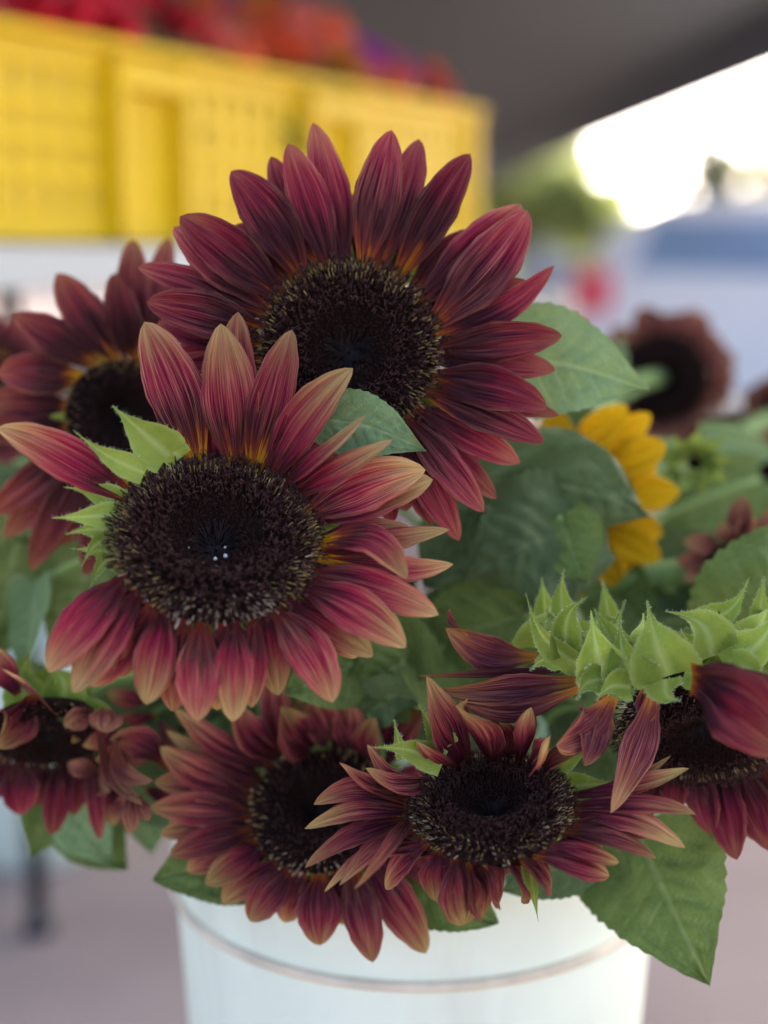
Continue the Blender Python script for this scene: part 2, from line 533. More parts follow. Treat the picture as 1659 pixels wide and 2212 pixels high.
class Head:
    """A flower head: centre, facing, disc radius; its parts are added in picture directions."""
    def __init__(self, label, x, y, d, rpx, yaw, pitch, group='burgundy sunflowers in the bucket', name='sunflower', foot=None):
        self.C = at(x, y, d)
        self.d = d
        ray = (self.C - CAM).normalized()
        ez = -ray
        ex = RIGHT
        ey = ez.cross(ex).normalized()
        self.n = (ez * (math.cos(R(pitch)) * math.cos(R(yaw))) + ex * (math.sin(R(yaw)) * math.cos(R(pitch))) + ey * math.sin(R(pitch))).normalized()
        self.R = rpx * d / FPX
        self.e1 = self.n.cross(Vector((0, 0, 1))).normalized() * -1
        self.e2 = self.n.cross(self.e1).normalized()
        if self.e2.z < 0: self.e2 = -self.e2
        self.foot = Vector(foot) if foot else None
        self.root = empty(name, self.foot if foot else self.C, label, 'sunflower', group)
        self.k = 0

    def on_plane(self, x, y, h=0.0):
        ray = (at(x, y, 1) - CAM)
        p0 = self.C + self.n * h
        dn = ray.dot(self.n)
        s = (p0 - CAM).dot(self.n) / dn
        return s

    def rim(self, x, y, f=.96, h=-.004):
        """the rim point that lies in the picture direction x, y"""
        s = self.on_plane(x, y)
        s = min(max(s, self.d * .8), self.d * 1.2)
        p = at(x, y, s)
        q = p - self.C
        q = q - self.n * q.dot(self.n)
        q.normalize()
        return self.C + q * self.R * f + self.n * h, q

    def petal(self, bx, by, tx, ty, w, mat, m=None, k=.45, zt=0., zb=0., bulge=.10, side=0., cup=.18, roll=0., twist=0., endroll=0.,
              peak=.48, nt_=26, nu=17, face=None, name='petal', free=False, ripple=.09, pleat=.13, base=.30, tipe=1.85):
        self.k += 1
        if free:
            B = at(bx, by, self.d - zb)
            q = None
        else:
            B, q = self.rim(bx, by)
            B = B + self.n * zb
        s = self.on_plane(tx, ty)
        s = min(max(s, self.d * .75), self.d * 1.3)
        if free: k = 0
        dep = self.d + k * (s - self.d) - zt
        T = at(tx, ty, dep)
        L = (T - B).length
        tocam = (CAM - (B + T) * .5).normalized()
        Nn = (self.n * .65 + tocam * .35).normalized() if face is None else face
        ax = (T - B).normalized()
        Nn = (Nn - ax * Nn.dot(ax)).normalized()
        sd_ = ax.cross(Nn)
        if m is not None:
            Mp = at(m[0], m[1], (self.d + dep) * .5 - (m[2] if len(m) > 2 else 0.))
            c = (Mp - B * .125 - T * .125) / .75
            P1 = B + (c - B) * .9
            P2 = T + (c - T) * .9
        else:
            P1 = B + (T - B) * .33 + Nn * bulge * L + sd_ * side * L
            P2 = B + (T - B) * .70 + Nn * bulge * L * .9 + sd_ * side * L
        wd = 1.06 * w * (self.d + dep) * .5 / FPX
        rr_ = random.Random(self.k * 13 + int(tx))
        T = T + Nn * L * rr_.uniform(-.07, .06)
        P2 = P2 + Nn * L * rr_.uniform(-.04, .05) + sd_ * L * rr_.uniform(-.03, .03)
        roll += rr_.uniform(-9, 9)
        twist += rr_.uniform(-16, 16)
        V, F, uv, _ = ribbon([B, P1, P2, T], Nn, wd, lambda t: prof_petal(t, peak, base, tipe), nt_, nu, cup, roll, twist, ripple, pleat,
                             seed=self.k * 31 + int(tx) * 7 + int(ty), endroll=endroll)
        return mesh_obj(name, V, F, mat, self.root, uv)

    def second_layer(self, cx, cy, rx, ry, lx, ly, a0, a1, n, w, mat, seed=1):
        """shorter rays glimpsed between the named ones"""
        r = random.Random(seed)
        for i in range(n):
            an = R(a0 + (a1 - a0) * (i + r.uniform(.2, .8)) / n)
            q = r.uniform(.86, 1.0)
            self.petal(cx + rx * math.cos(an), cy - ry * math.sin(an), cx + lx * q * math.cos(an + r.uniform(-.05, .05)), cy - ly * q * math.sin(an), w * r.uniform(.85, 1.1), mat,
                       zt=-.016, zb=-.003, nt_=18, nu=11)

    def sepal(self, bx, by, tx, ty, w, mat=None, m=None, zb=.0, zt=.0, cup=.25, roll=0., twist=0., hairs=40, bulge=.08, nt_=22):
        self.k += 1
        B = at(bx, by, self.d - zb)
        T = at(tx, ty, self.d - zt)
        L = (T - B).length
        Nn = (CAM - (B + T) * .5).normalized()
        ax = (T - B).normalized()
        Nn = (Nn - ax * Nn.dot(ax)).normalized()
        if m is not None:
            Mp = at(m[0], m[1], self.d - (m[2] if len(m) > 2 else (zb + zt) * .5))
            c = (Mp - B * .125 - T * .125) / .75
            P1 = B + (c - B) * .9
            P2 = T + (c - T) * .9
        else:
            P1 = B + (T - B) * .33 + Nn * bulge * L
            P2 = B + (T - B) * .7 + Nn * bulge * L
        wd = 1.12 * w * self.d / FPX
        V, F, uv, (N2, W2, hw, S) = ribbon([B, P1, P2, T], Nn, wd, prof_sepal, nt_, 9, cup, roll, twist, .05, .02, seed=self.k * 17 + int(tx))
        vein = np.exp(-((uv[:, 0] - .5) / .035) ** 2) * .8 + (np.abs(uv[:, 0] - .5) > .46) * .5
        o = mesh_obj('sepal', V, F, mat or SEPAL, self.root, uv, attr={'vein': vein})
        if hairs:
            r = random.Random(self.k * 5 + 3)
            hv, hf = [], []
            G = V.reshape(nt_, 9, 3)
            for i in range(hairs):
                ti = min(int(r.random() ** .8 * (nt_ - 2)) + 1, nt_ - 2)
                if r.random() < .75:
                    ui = 0 if r.random() < .5 else 8
                    p = G[ti, ui] * (1 - (f := r.random())) + G[ti + 1, ui] * f
                    dr = W2[ti] * (1 if ui == 8 else -1) + N2[ti] * r.uniform(-.4, .8)
                else:
                    ui = r.randint(1, 7)
                    p = G[ti, ui]
                    dr = N2[ti] + W2[ti] * r.uniform(-.4, .4)
                dr = vec(dr).normalized() + Vector((r.uniform(-.3, .3), r.uniform(-.3, .3), r.uniform(-.1, .3)))
                p = vec(p)
                ln = r.uniform(.0006, .0014)
                sdv = dr.cross(Nn).normalized() * .00004
                b0 = len(hv)
                hv += [p - sdv, p + sdv, p + dr * ln * .6 + sdv * .7, p + dr * ln * .6 - sdv * .7, p + dr * ln + Vector((0, 0, ln * .15))]
                hf += [(b0, b0 + 1, b0 + 2, b0 + 3), (b0 + 3, b0 + 2, b0 + 4)]
            h = mesh_obj('hairs', hv, hf, HAIR, o)
            h['kind'] = 'stuff'
        return o

    def disc(self, n=900, height=.18, tan=.35, shaft=1.0, pale=None, dip=.30, fine=True, splay=62):
        """receptacle with its florets; open ones round the rim, tight bracts in a sunken middle"""
        C, n_, e1, e2, Rr = self.C, self.n, self.e1, self.e2, self.R
        Cn, nn, E1, E2 = (np.array(v) for v in (C, n_, e1, e2))

        def z(r):
            return Rr * (height * (np.clip(1 - ((r - .62) / .42) ** 2, -.4, 1)) - dip * .55 * np.exp(-(r / .30) ** 2))
        # body
        rr = np.linspace(0.02, .97, 16)
        nk = 40
        V, F = [], []
        for r_ in rr:
            for k in range(nk):
                a = 2 * math.pi * k / nk
                V.append(Cn + (E1 * math.cos(a) + E2 * math.sin(a)) * r_ * Rr + nn * (z(r_) - .0015))
        for r_, zz in ((1.0, -.05), (.95, -.17), (.66, -.34), (.30, -.50)):
            for k in range(nk):
                a = 2 * math.pi * k / nk
                V.append(Cn + (E1 * math.cos(a) + E2 * math.sin(a)) * r_ * Rr + nn * zz * Rr)
        rings = len(rr) + 4
        mi = []
        for i in range(rings - 1):
            for k in range(nk):
                F.append((i * nk + k, i * nk + (k + 1) % nk, (i + 1) * nk + (k + 1) % nk, (i + 1) * nk + k))
                mi.append(0 if i < len(rr) + 1 else 1)
        F.append(tuple(range(nk)))
        mi.append(0)
        body = mesh_obj('disc', V, F, [DISC, SEPAL_D], self.root, mat_idx=mi, attr={'vein': np.zeros(len(V))})
        # one floret: shaft, club and two curled arms (local: x out, z up)
        tv, tf, tm = [], [], []

        def add(ptsr, ns, mt):
            b0 = len(tv)
            for (px, py, pz, rad) in ptsr:
                for q in range(ns):
                    a = 2 * math.pi * q / ns
                    tv.append((px + rad * math.cos(a), py + rad * math.sin(a), pz))
            for i in range(len(ptsr) - 1):
                for q in range(ns):
                    tf.append((b0 + i * ns + q, b0 + i * ns + (q + 1) % ns, b0 + (i + 1) * ns + (q + 1) % ns, b0 + (i + 1) * ns + q))
                    tm.append(mt)
        add([(0, 0, 0, .16), (0, 0, .55, .17), (0, 0, .98, .13)], 4, 1)
        add([(0, 0, .92, .15), (0, 0, 1.12, .20), (0, 0, 1.34, .13), (0, 0, 1.42, .02)], 4, 0)
        if fine:
            for s in (-1, 1):
                add([(0, 0, 1.3, .09), (s * .26, .08, 1.62, .085), (s * .46, .12, 1.58, .07), (s * .42, .10, 1.38, .03)], 3, 3)
        tv = np.array(tv)
        tf = np.array(tf)
        tm = np.array(tm)
        AV, AF, AM = [], [], []
        base = 0
        r = random.Random(int(C.x * 9999) + n)
        for i in range(n):
            f = math.sqrt((i + .5) / n) * 1.03
            if f < .24: continue
            a = i * 2.399963 + r.gauss(0, .05)
            f2 = f + r.gauss(0, .008)
            rad = np.array(E1) * math.cos(a) + np.array(E2) * math.sin(a)
            p = Cn + rad * min(f2, 1.0) * Rr * .99 + nn * (z(min(f2, 1.0)) - .0012 - max(0, f2 - .98) * Rr * 1.3)
            th = R(splay) * smooth(.52, 1.0, f) + R(22) * smooth(.98, 1.05, f) - R(28) * (1 - smooth(.25, .55, f))
            th += r.gauss(0, .14)
            dz_ = nn * math.cos(th) + rad * math.sin(th) + np.array([r.gauss(0, .12), r.gauss(0, .12), r.gauss(0, .12)])
            dz_ /= np.linalg.norm(dz_)
            dx = np.cross(dz_, rad)
            dx /= np.linalg.norm(dx) + 1e-9
            dy = np.cross(dz_, dx)
            spin = r.uniform(0, 6.28)
            dx, dy = dx * math.cos(spin) + dy * math.sin(spin), dy * math.cos(spin) - dx * math.sin(spin)
            out = smooth(.40, .86, f)
            ln = Rr * (.046 + .050 * float(out)) * r.uniform(.7, 1.25) * shaft
            wd = Rr * .052 * r.uniform(.8, 1.2) * (1.0 if f > .5 else .8)
            lv = tv.copy()
            if f < .42:
                lv[:, 2] *= .8
            vv = p + lv[:, :1] * wd * dx + lv[:, 1:2] * wd * dy + lv[:, 2:3] * ln * dz_
            mm = tm.copy()
            is_tan = r.random() < tan * float(smooth(.70, .98, f)) * 2.0
            if f < .5: mm[:] = 0
            if not is_tan:
                mm[mm == 1] = 0
            elif pale is not None and r.random() < pale(rad):
                mm[mm == 1] = 2
            AV.append(vv)
            AF.append(tf + base)
            AM.append(mm)
            base += len(tv)
        # tight bracts combed towards the sunken middle
        bv, bf = [], []
        for i in range(260 if fine else 90):
            a = r.uniform(0, 6.28)
            f = r.uniform(.07, .30)
            rad = E1 * math.cos(a) + E2 * math.sin(a)
            tan_ = np.cross(nn, rad)
            p = Cn + rad * f * Rr + nn * (z(f) + .0003)
            q = Cn + rad * max(.01, f - r.uniform(.07, .12)) * Rr + nn * (z(max(.01, f - .09)) + Rr * .02)
            b0 = len(bv)
            s = tan_ * Rr * .005
            mid_ = (p + q) * .5 + nn * Rr * .012
            bv += [p - s, p + s, mid_ + s, mid_ - s, q]
            bf += [(b0, b0 + 1, b0 + 2, b0 + 3), (b0 + 3, b0 + 2, b0 + 4)]
        o = mesh_obj('florets', np.concatenate(AV), np.concatenate(AF), [FL_DARK, FL_TAN, FL_PALE, FL_ARM], body, mat_idx=np.concatenate(AM))
        o['kind'] = 'stuff'
        o2 = mesh_obj('bracts', bv, bf, BRACT, body)
        o2['kind'] = 'stuff'
        return body

    def stem(self, bend=.12, r0=.0065):
        a = self.C - self.n * self.R * .42
        f = self.foot
        hz = Vector((f.x - a.x, f.y - a.y, 0))
        back = -self.n
        b = a + hz * .55 + back * .025 if back.z < .3 else a + back * bend + hz * .3
        P = [a, b, Vector((f.x - hz.x * .12, f.y - hz.y * .12, max(a.z - .05, f.z + .30))), f]
        t = np.linspace(0, 1, 18)
        S = bez(P, t)
        self.S = [vec(q) for q in S]
        V, F = tube(self.S, [r0 * (1.15 - .2 * float(x)) for x in t], 8)
        return mesh_obj('stem', V, F, STEM, self.root, attr={'vein': np.zeros(len(V))})


def leaf(parent, bx, by, tx, ty, w, db, dt, mat, m=None, fold=.18, roll=0., twist=0., nt_=48, nu=29, heart=.16, serr=.035, wave=.06, seed=1, label=None, bulge=.06, up=None):
    """A heart-shaped toothed leaf; veins and quilting are in the mesh."""
    r = random.Random(seed)
    B, T = at(bx, by, db), at(tx, ty, dt)
    L = (T - B).length
    ax = (T - B).normalized()
    Nn = (CAM - (B + T) * .5).normalized() if up is None else Vector(up).normalized()
    Nn = (Nn - ax * Nn.dot(ax)).normalized()
    sdv = ax.cross(Nn)
    t = np.linspace(0, 1, nt_)
    u = np.linspace(-1, 1, nu)
    if m is not None:
        Mp = at(*m)
        c = (Mp - B * .125 - T * .125) / .75
        P = [B, B + (c - B) * .9, T + (c - T) * .9, T]
    else:
        P = [B, B + (T - B) * .33 + Nn * bulge * L, B + (T - B) * .7 + Nn * bulge * L, T]
    S = bez(P, t)
    Tn = np.gradient(S, axis=0)
    Tn /= np.linalg.norm(Tn, axis=1)[:, None]
    Wd = np.cross(Tn, np.array(Nn)[None, :])
    Wd /= np.linalg.norm(Wd, axis=1)[:, None]
    Nl = np.cross(Wd, Tn)
    ang = R(roll) + R(twist) * t
    W2 = Wd * np.cos(ang)[:, None] + Nl * np.sin(ang)[:, None]
    N2 = Nl * np.cos(ang)[:, None] - Wd * np.sin(ang)[:, None]
    wd = w * (db + dt) * .5 / FPX
    pr = np.where(t < .30, .62 + .38 * np.sin(np.clip(t / .30, 0, 1) * np.pi / 2), np.clip(1 - np.clip((t - .30) / .70, 0, 1) ** 1.55, 0, 1) ** .95)
    hw = wd * .5 * np.maximum(pr, .004)
    U, TT = np.meshgrid(u, t)
    saw = (TT * 13 + .15 * np.sin(TT * 20)) % 1.0
    ed = np.abs(U) ** 6
    fac = 1 + serr * 2 * (saw - .5) * ed * smooth(.02, .2, TT)
    back = -heart * L * (1 - smooth(0, .42, TT)) * (np.abs(U) ** 1.4) * (1.3 - .6 * np.abs(U))
    ph = r.uniform(0, 6)
    h = fold * np.abs(U) ** 1.2 + wave * np.sin(TT * 8 + ph + 1.5 * np.sign(U)) * np.abs(U) ** 2 * 2
    # veins: midrib and arched side veins
    X = np.abs(U) * hw[:, None] / L
    mid = np.exp(-((U * hw[:, None]) / (wd * .012)) ** 2)
    ph_ = (TT - X * .95 + .35 * X ** 2) * 6.5
    dist = np.abs((ph_ + .5) % 1 - .5)
    sv = np.exp(-(dist / .055) ** 2) * smooth(0.02, .06, X) * (1 - .7 * smooth(.6, 1, np.abs(U)))
    vein = np.clip(mid + sv * .75, 0, 1)
    quilt = np.cos(ph_ * 2 * np.pi) * -.018 * (1 - np.abs(U)) - .03 * mid - .018 * sv
    nzv = np.array([[mnoise.noise(Vector((tt * 5 + seed, uu * 3, seed * .37))) for uu in u] for tt in t]) * .10
    nzv += np.array([[mnoise.noise(Vector((tt * 17 + seed, uu * 8, seed * .7))) for uu in u] for tt in t]) * .035
    hgt = (h + quilt * 1.5 + nzv) * wd * .5
    Vv = S[:, None, :] + W2[:, None, :] * (U * hw[:, None] * fac)[..., None] + N2[:, None, :] * hgt[..., None] + Tn[:, None, :] * back[..., None]
    idx = np.arange(nt_ * nu).reshape(nt_, nu)
    F = np.stack([idx[:-1, :-1], idx[:-1, 1:], idx[1:, 1:], idx[1:, :-1]], -1).reshape(-1, 4)
    uv = np.stack([U * .5 + .5, TT], -1).reshape(-1, 2)
    o = mesh_obj('leaf', Vv.reshape(-1, 3), F, mat, parent, uv, attr={'vein': vein.ravel()})
    if label: o['label'] = label
    return o


def petiole(parent, bx, by, d, to, r=.0022):
    a = at(bx, by, d)
    P = [a, a.lerp(to, .3) + Vector((0, 0, .01)), a.lerp(to, .7), to]
    S = bez(P, np.linspace(0, 1, 8))
    V, F = tube([vec(s) for s in S], r, 6)
    return mesh_obj('leaf_stalk', V, F, STEM, parent, attr={'vein': np.zeros(len(V))})


# ------------------------------------------------------------------ the setting
def ground_mat(name, a, b, scale=3.0, joint=None):
    m, t, out = new_mat(name)
    bs = N(t, 'ShaderNodeBsdfPrincipled')
    tc = N(t, 'ShaderNodeTexCoord')
    n1 = N(t, 'ShaderNodeTexNoise')
    n1.inputs['Scale'].default_value = scale
    n1.inputs['Detail'].default_value = 7
    n2 = N(t, 'ShaderNodeTexNoise')
    n2.inputs['Scale'].default_value = scale * 60
    n2.inputs['Detail'].default_value = 3
    for n_ in (n1, n2): t.links.new(tc.outputs['Object'], n_.inputs['Vector'])
    c = ramp(t, n1.outputs[0], [(.3, a), (.7, b)])
    c = mix_col(t, math_node(t, 'MULTIPLY', n2.outputs[0], .5), c, tuple(x * .6 for x in a))
    t.links.new(c, bs.inputs['Base Color'])
    bs.inputs['Roughness'].default_value = .9
    bs.inputs['Specular IOR Level'].default_value = .03
    bp = N(t, 'ShaderNodeBump')
    bp.inputs['Strength'].default_value = .5
    bp.inputs['Distance'].default_value = .003
    t.links.new(n2.outputs[0], bp.inputs['Height'])
    t.links.new(bp.outputs[0], bs.inputs['Normal'])
    t.links.new(bs.outputs[0], out.inputs[0])
    return m


PAVE = ground_mat('mauve_paving', (.30, .245, .215), (.40, .33, .29), 2.2)
ROADM = ground_mat('pale_concrete', (.085, .087, .090), (.115, .117, .120), 1.1)
tag(mesh_obj('ground', [(-80, -30, 0), (80, -30, 0), (80, 200, 0), (-80, 200, 0)], [(0, 1, 2, 3)], PAVE, smooth=False), kind='structure')
bm = bmesh.new()
add_box(bm, (22, 27, .006), (41, 44, .02))
tag(bm_obj('road', bm, ROADM), kind='structure')

# ------------------------------------------------------------------ white plastic buckets
WHITE = simple_mat('white_plastic', (.71, .79, .62), rough=.45, spec=.3, var=.05, scale=11, sss=.0)
_t = WHITE.node_tree
_b = next(n for n in _t.nodes if n.type == 'BSDF_PRINCIPLED')
_src = _b.inputs['Base Color'].links[0].from_socket
_tc = N(_t, 'ShaderNodeTexCoord')
_mp = N(_t, 'ShaderNodeMapping')
_mp.inputs['Scale'].default_value = (26, 26, 4)
_t.links.new(_tc.outputs['Object'], _mp.inputs[0])
_nz = N(_t, 'ShaderNodeTexNoise')
_nz.inputs['Scale'].default_value = 1.0
_nz.inputs['Detail'].default_value = 6
_t.links.new(_mp.outputs[0], _nz.inputs['Vector'])
_mr = N(_t, 'ShaderNodeMapRange')
_mr.inputs[1].default_value = .52
_mr.inputs[2].default_value = .78
_t.links.new(_nz.outputs[0], _mr.inputs[0])
_t.links.new(mix_col(_t, math_node(_t, 'MULTIPLY', _mr.outputs[0], .5), _src, (.50, .48, .36)), _b.inputs['Base Color'])
BEIGE = simple_mat('mottled_beige_rib', (.60, .53, .38), rough=.6, var=.25, scale=25)  # mottled beige over the whole rib


def bucket(name, centre, z0, label, H=.37, r0=.128, r1=.150):
    root = empty(name, (centre[0], centre[1], z0), label, 'bucket', 'white plastic flower buckets')
    c = (centre[0], centre[1], z0)
    rr = lambda z: r0 + (r1 - r0) * z / H
    hr = H - .055
    prof = [(0.001, 0), (r0 - .01, 0), (r0, .008), (rr(hr) - .001, hr), (rr(hr) - .001, hr + .006), (rr(H), H - .012), (r1 + .001, H - .010), (r1 + .0035, H - .006),
            (r1 + .0035, H - .001), (r1 + .0015, H), (r1 - .002, H), (r1 - .003, H - .004), (r0 - .004, .012), (0.001, .010)]
    V, F = lathe(prof, c, 96)
    mesh_obj('shell', V, F, WHITE, root)
    q = rr(hr)
    V, F = lathe([(q - .0012, hr - .0028), (q + .0022, hr - .0022), (q + .0030, hr), (q + .0022, hr + .0022), (q - .0012, hr + .0028)], c, 96)
    mesh_obj('rib', V, F, BEIGE, root)
    V, F = lathe([(.001, .20), (rr(.20) - .006, .20)], c, 48)
    mesh_obj('water', V, F, simple_mat('bucket_water', (.05, .06, .045), rough=.08, var=.1), root)
    return root


RIB = at(895, 1866, .857)
BX, BY = RIB.x, RIB.y
BZ = RIB.z - (.37 - .055)
bucket('bucket', (BX, BY), BZ, 'large white plastic bucket with a beige rib holding the burgundy sunflowers')
# low stand that carries it
WOODM = simple_mat('weathered_wood', (.30, .22, .15), rough=.7, var=.35, scale=14, bump=.4)
st = empty('low_stand', (BX, BY, 0), 'low weathered wooden stand under the large white bucket', 'stand')
for i in range(4):
    bm = bmesh.new()
    add_box(bm, (BX, BY - .15 + i * .10, BZ - .013), (.40, .092, .022))
    bm_obj('plank', bm, WOODM, st, bevel=.003)
for sx in (-1, 1):
    for sy in (-1, 1):
        bm = bmesh.new()
        add_box(bm, (BX + sx * .17, BY + sy * .15, (BZ - .026) / 2), (.04, .04, BZ - .028))
        bm_obj('leg', bm, WOODM, st, bevel=.003)

bucket('bucket', (-.625, 2.38), 0.0, 'white bucket on the paving behind the black table leg')


def foot(i):
    a = i * 2.4
    r = .03 + .06 * ((i * 37 % 10) / 10)
    return (BX + r * math.cos(a), BY + r * math.sin(a), BZ + .03)


# ------------------------------------------------------------------ sunflowers
G1 = 'burgundy sunflowers in the bucket'

# main flower, highest of the bunch
h = Head('large wine-red sunflower standing highest, in front of the yellow crate', 755, 752, .645, 190, 2, 17, foot=foot(1))
MAIN = h
h.disc(2100, height=.10, tan=.30, dip=.34)
h.stem()
M = P_MAIN
for a in [
    (585, 660, 376, 492, 100, dict(zt=-.012, roll=-8)), (577, 672, 298, 578, 66, dict(zt=-.014)), (555, 745, 335, 700, 74, dict(zt=-.016)),
    (700, 590, 585, 337, 72, dict(zt=-.010)), (545, 800, 380, 800, 74, dict(zt=-.014)), (560, 850, 430, 900, 70, dict(zt=-.014)),
    (901, 652, 1130, 438, 98, dict(zt=-.006, side=.03)), (930, 904, 1123, 1000, 72, dict(zt=-.010)), (905, 930, 1072, 1078, 62, dict(zt=-.012)),
    (940, 850, 1207, 898, 48, dict(zt=-.008)), (961, 775, 1201, 799, 70, dict(zt=-.008)), (850, 940, 935, 1135, 70, dict(zt=-.012)),
    (870, 935, 994, 1168, 74, dict(zt=-.004)), (800, 950, 850, 1130, 66, dict(zt=-.012)),
    (745, 586, 676, 262, 92, dict(zt=-.004, peak=.42, tipe=1.5, bulge=.05)), (655, 600, 499, 365, 106, dict(zt=.002, side=.05)),
    (721, 590, 622, 311, 88, dict(zt=.004)), (787, 586, 846, 283, 98, dict(zt=.0, side=-.03)), (811, 590, 905, 300, 86, dict(zt=-.006)),
    (852, 607, 1016, 329, 90, dict(zt=.002)), (613, 640, 388, 470, 108, dict(zt=.004, cup=.3)), (559, 710, 316, 652, 98, dict(zt=.004, cup=.3)),
    (934, 700, 1140, 455, 118, dict(zt=.004, cup=.22, side=.05)), (955, 715, 1199, 570, 62, dict(zt=.0, m=(1080, 668))), (961, 748, 1215, 722, 84, dict(zt=.003, side=.03)),
    (937, 810, 1182, 880, 94, dict(zt=.005, cup=.3, bulge=.14)), (931, 850, 1175, 957, 78, dict(zt=.003)), (901, 930, 1046, 1105, 76, dict(zt=.003)),
]:
    h.petal(*a[:5], M, **a[5])
h.second_layer(755, 752, 195, 180, 425, 400, -75, 200, 22, 70, M, 3)
for i in range(12):
    an = i / 12 * 6.283
    x, y = 755 + 190 * math.cos(an), 752 + 180 * math.sin(an)
    h.sepal(x, y, 755 + 300 * math.cos(an + .1), 752 + 285 * math.sin(an + .1), 70, SEPAL_D, zb=-.014, zt=-.026, hairs=0)

# front flower
h = Head('crimson sunflower with tan petal tips and green sepals bared on its left side', 468, 1163, .602, 211, 3, 38, foot=foot(4))
FRONT = h
h.disc(2100, height=.13, tan=.34, dip=.32, pale=lambda rad: 1.0 if rad[2] < -.55 else .1, shaft=1.05)
h.stem()
M = P_FRONT
for a in [
    (470, 1000, 440, 800, 72, dict(zt=-.010)), (521, 998, 514, 674, 88, dict(zt=.006)), (693, 1182, 972, 1141, 58, dict(zt=-.006, m=(840, 1168))),
    (693, 1192, 980, 1216, 62, dict(zt=-.002, m=(850, 1230))), (661, 1123, 936, 1040, 108, dict(zt=-.002, side=-.04)),
    (330, 1300, 200, 1480, 86, dict(zt=-.012)),  (400, 1330, 372, 1540, 74, dict(zt=-.012)), (590, 1330, 600, 1500, 70, dict(zt=-.012)), (480, 1344, 470, 1530, 70, dict(zt=-.014)),
    (640, 1300, 800, 1420, 74, dict(zt=-.014)), (290, 1275, 262, 1466, 80, dict(zt=-.006)),
    (426, 993, 313, 692, 122, dict(zt=.006, side=.035, cup=.16)), (515, 1004, 477, 699, 118, dict(zt=.016, cup=.2)), (553, 1009, 629, 711, 98, dict(zt=.018)),
    (585, 1025, 762, 795, 94, dict(zt=.018, side=-.03)), (602, 1041, 799, 896, 66, dict(zt=.016, m=(700, 985), roll=28)), (618, 1063, 853, 952, 64, dict(zt=.014, m=(730, 1020), tipe=1.4)),
    (645, 1112, 916, 1010, 110, dict(zt=.008, side=-.02, cup=.24)), (685, 1166, 882, 1258, 88, dict(zt=.012, m=(800, 1165), cup=.3)),
    (693, 1236, 947, 1331, 86, dict(zt=.002, side=-.03)), (672, 1263, 878, 1393, 96, dict(zt=.006, cup=.26)), (612, 1322, 720, 1517, 104, dict(zt=.0, side=-.04)),
    (559, 1338, 543, 1528, 60, dict(zt=-.004)), (510, 1344, 504, 1560, 82, dict(zt=.0)), (434, 1338, 428, 1558, 92, dict(zt=.0)), (353, 1311, 316, 1522, 90, dict(zt=.0)),
    (299, 1268, 158, 1497, 96, dict(zt=.0)), (267, 1238, 107, 1455, 104, dict(zt=.004, side=.04)), (268, 1054, -8, 928, 96, dict(zt=.006, side=-.02, cup=.28, k=.2)),
]:
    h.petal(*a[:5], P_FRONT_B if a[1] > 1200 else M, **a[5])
for a in [
    (366, 985, 243, 876, 100, dict(zb=-.012, zt=-.004, cup=.6, twist=25, hairs=90)), (312, 1022, 158, 930, 54, dict(m=(232, 985), zb=-.006, zt=.006, cup=.4, hairs=90)),
    (390, 990, 330, 930, 60, dict(zb=-.018, zt=-.01, hairs=30)), (270, 1092, 136, 1052, 62, dict(m=(205, 1064), zb=-.008, zt=.0, hairs=70)),
    (268, 1112, 112, 1119, 58, dict(zb=-.004, zt=.006, hairs=70)), (262, 1150, 142, 1154, 64, dict(m=(200, 1142), zb=-.006, zt=.004, hairs=70)),
    (258, 1170, 174, 1230, 46, dict(m=(205, 1175), zb=-.004, zt=.004, hairs=60)), (272, 1205, 192, 1275, 60, dict(m=(222, 1215), zb=-.006, zt=.0, hairs=60)),
    (262, 1190, 150, 1185, 40, dict(m=(205, 1188), zb=-.012, zt=-.008, hairs=30)), (300, 1050, 230, 1010, 60, dict(zb=-.016, zt=-.012, hairs=0)),
]:
    h.sepal(*a[:5], **a[5])
h.second_layer(468, 1163, 215, 165, 440, 360, -150, 75, 18, 68, P_FRONT_B, 5)
for i in range(9):
    an = -1.2 + i / 8 * 2.9
    x, y = 468 + 205 * math.cos(an), 1166 + 160 * math.sin(an)
    h.sepal(x, y, 468 + 300 * math.cos(an), 1166 + 240 * math.sin(an), 66, SEPAL_D, zb=-.018 + .02 * math.sin(an), zt=-.03 + .02 * math.sin(an), hairs=0)
for (x, y, r_) in ((487, 1201, 4.6), (465, 1207, 4.0), (466, 1222, 2.6), (486, 1182, 2.2), (408, 1183, 1.6), (510, 1245, 2.0), (440, 1215, 1.4)):
    s_ = h.on_plane(x, y, h.R * -.02)
    c = at(x, y, s_ - .004)
    bm = bmesh.new()
    bmesh.ops.create_icosphere(bm, subdivisions=2, radius=r_ * .598 / FPX, matrix=Matrix.Translation(c))
    bm_obj('droplet', bm, DROP, h.root, smooth=True)

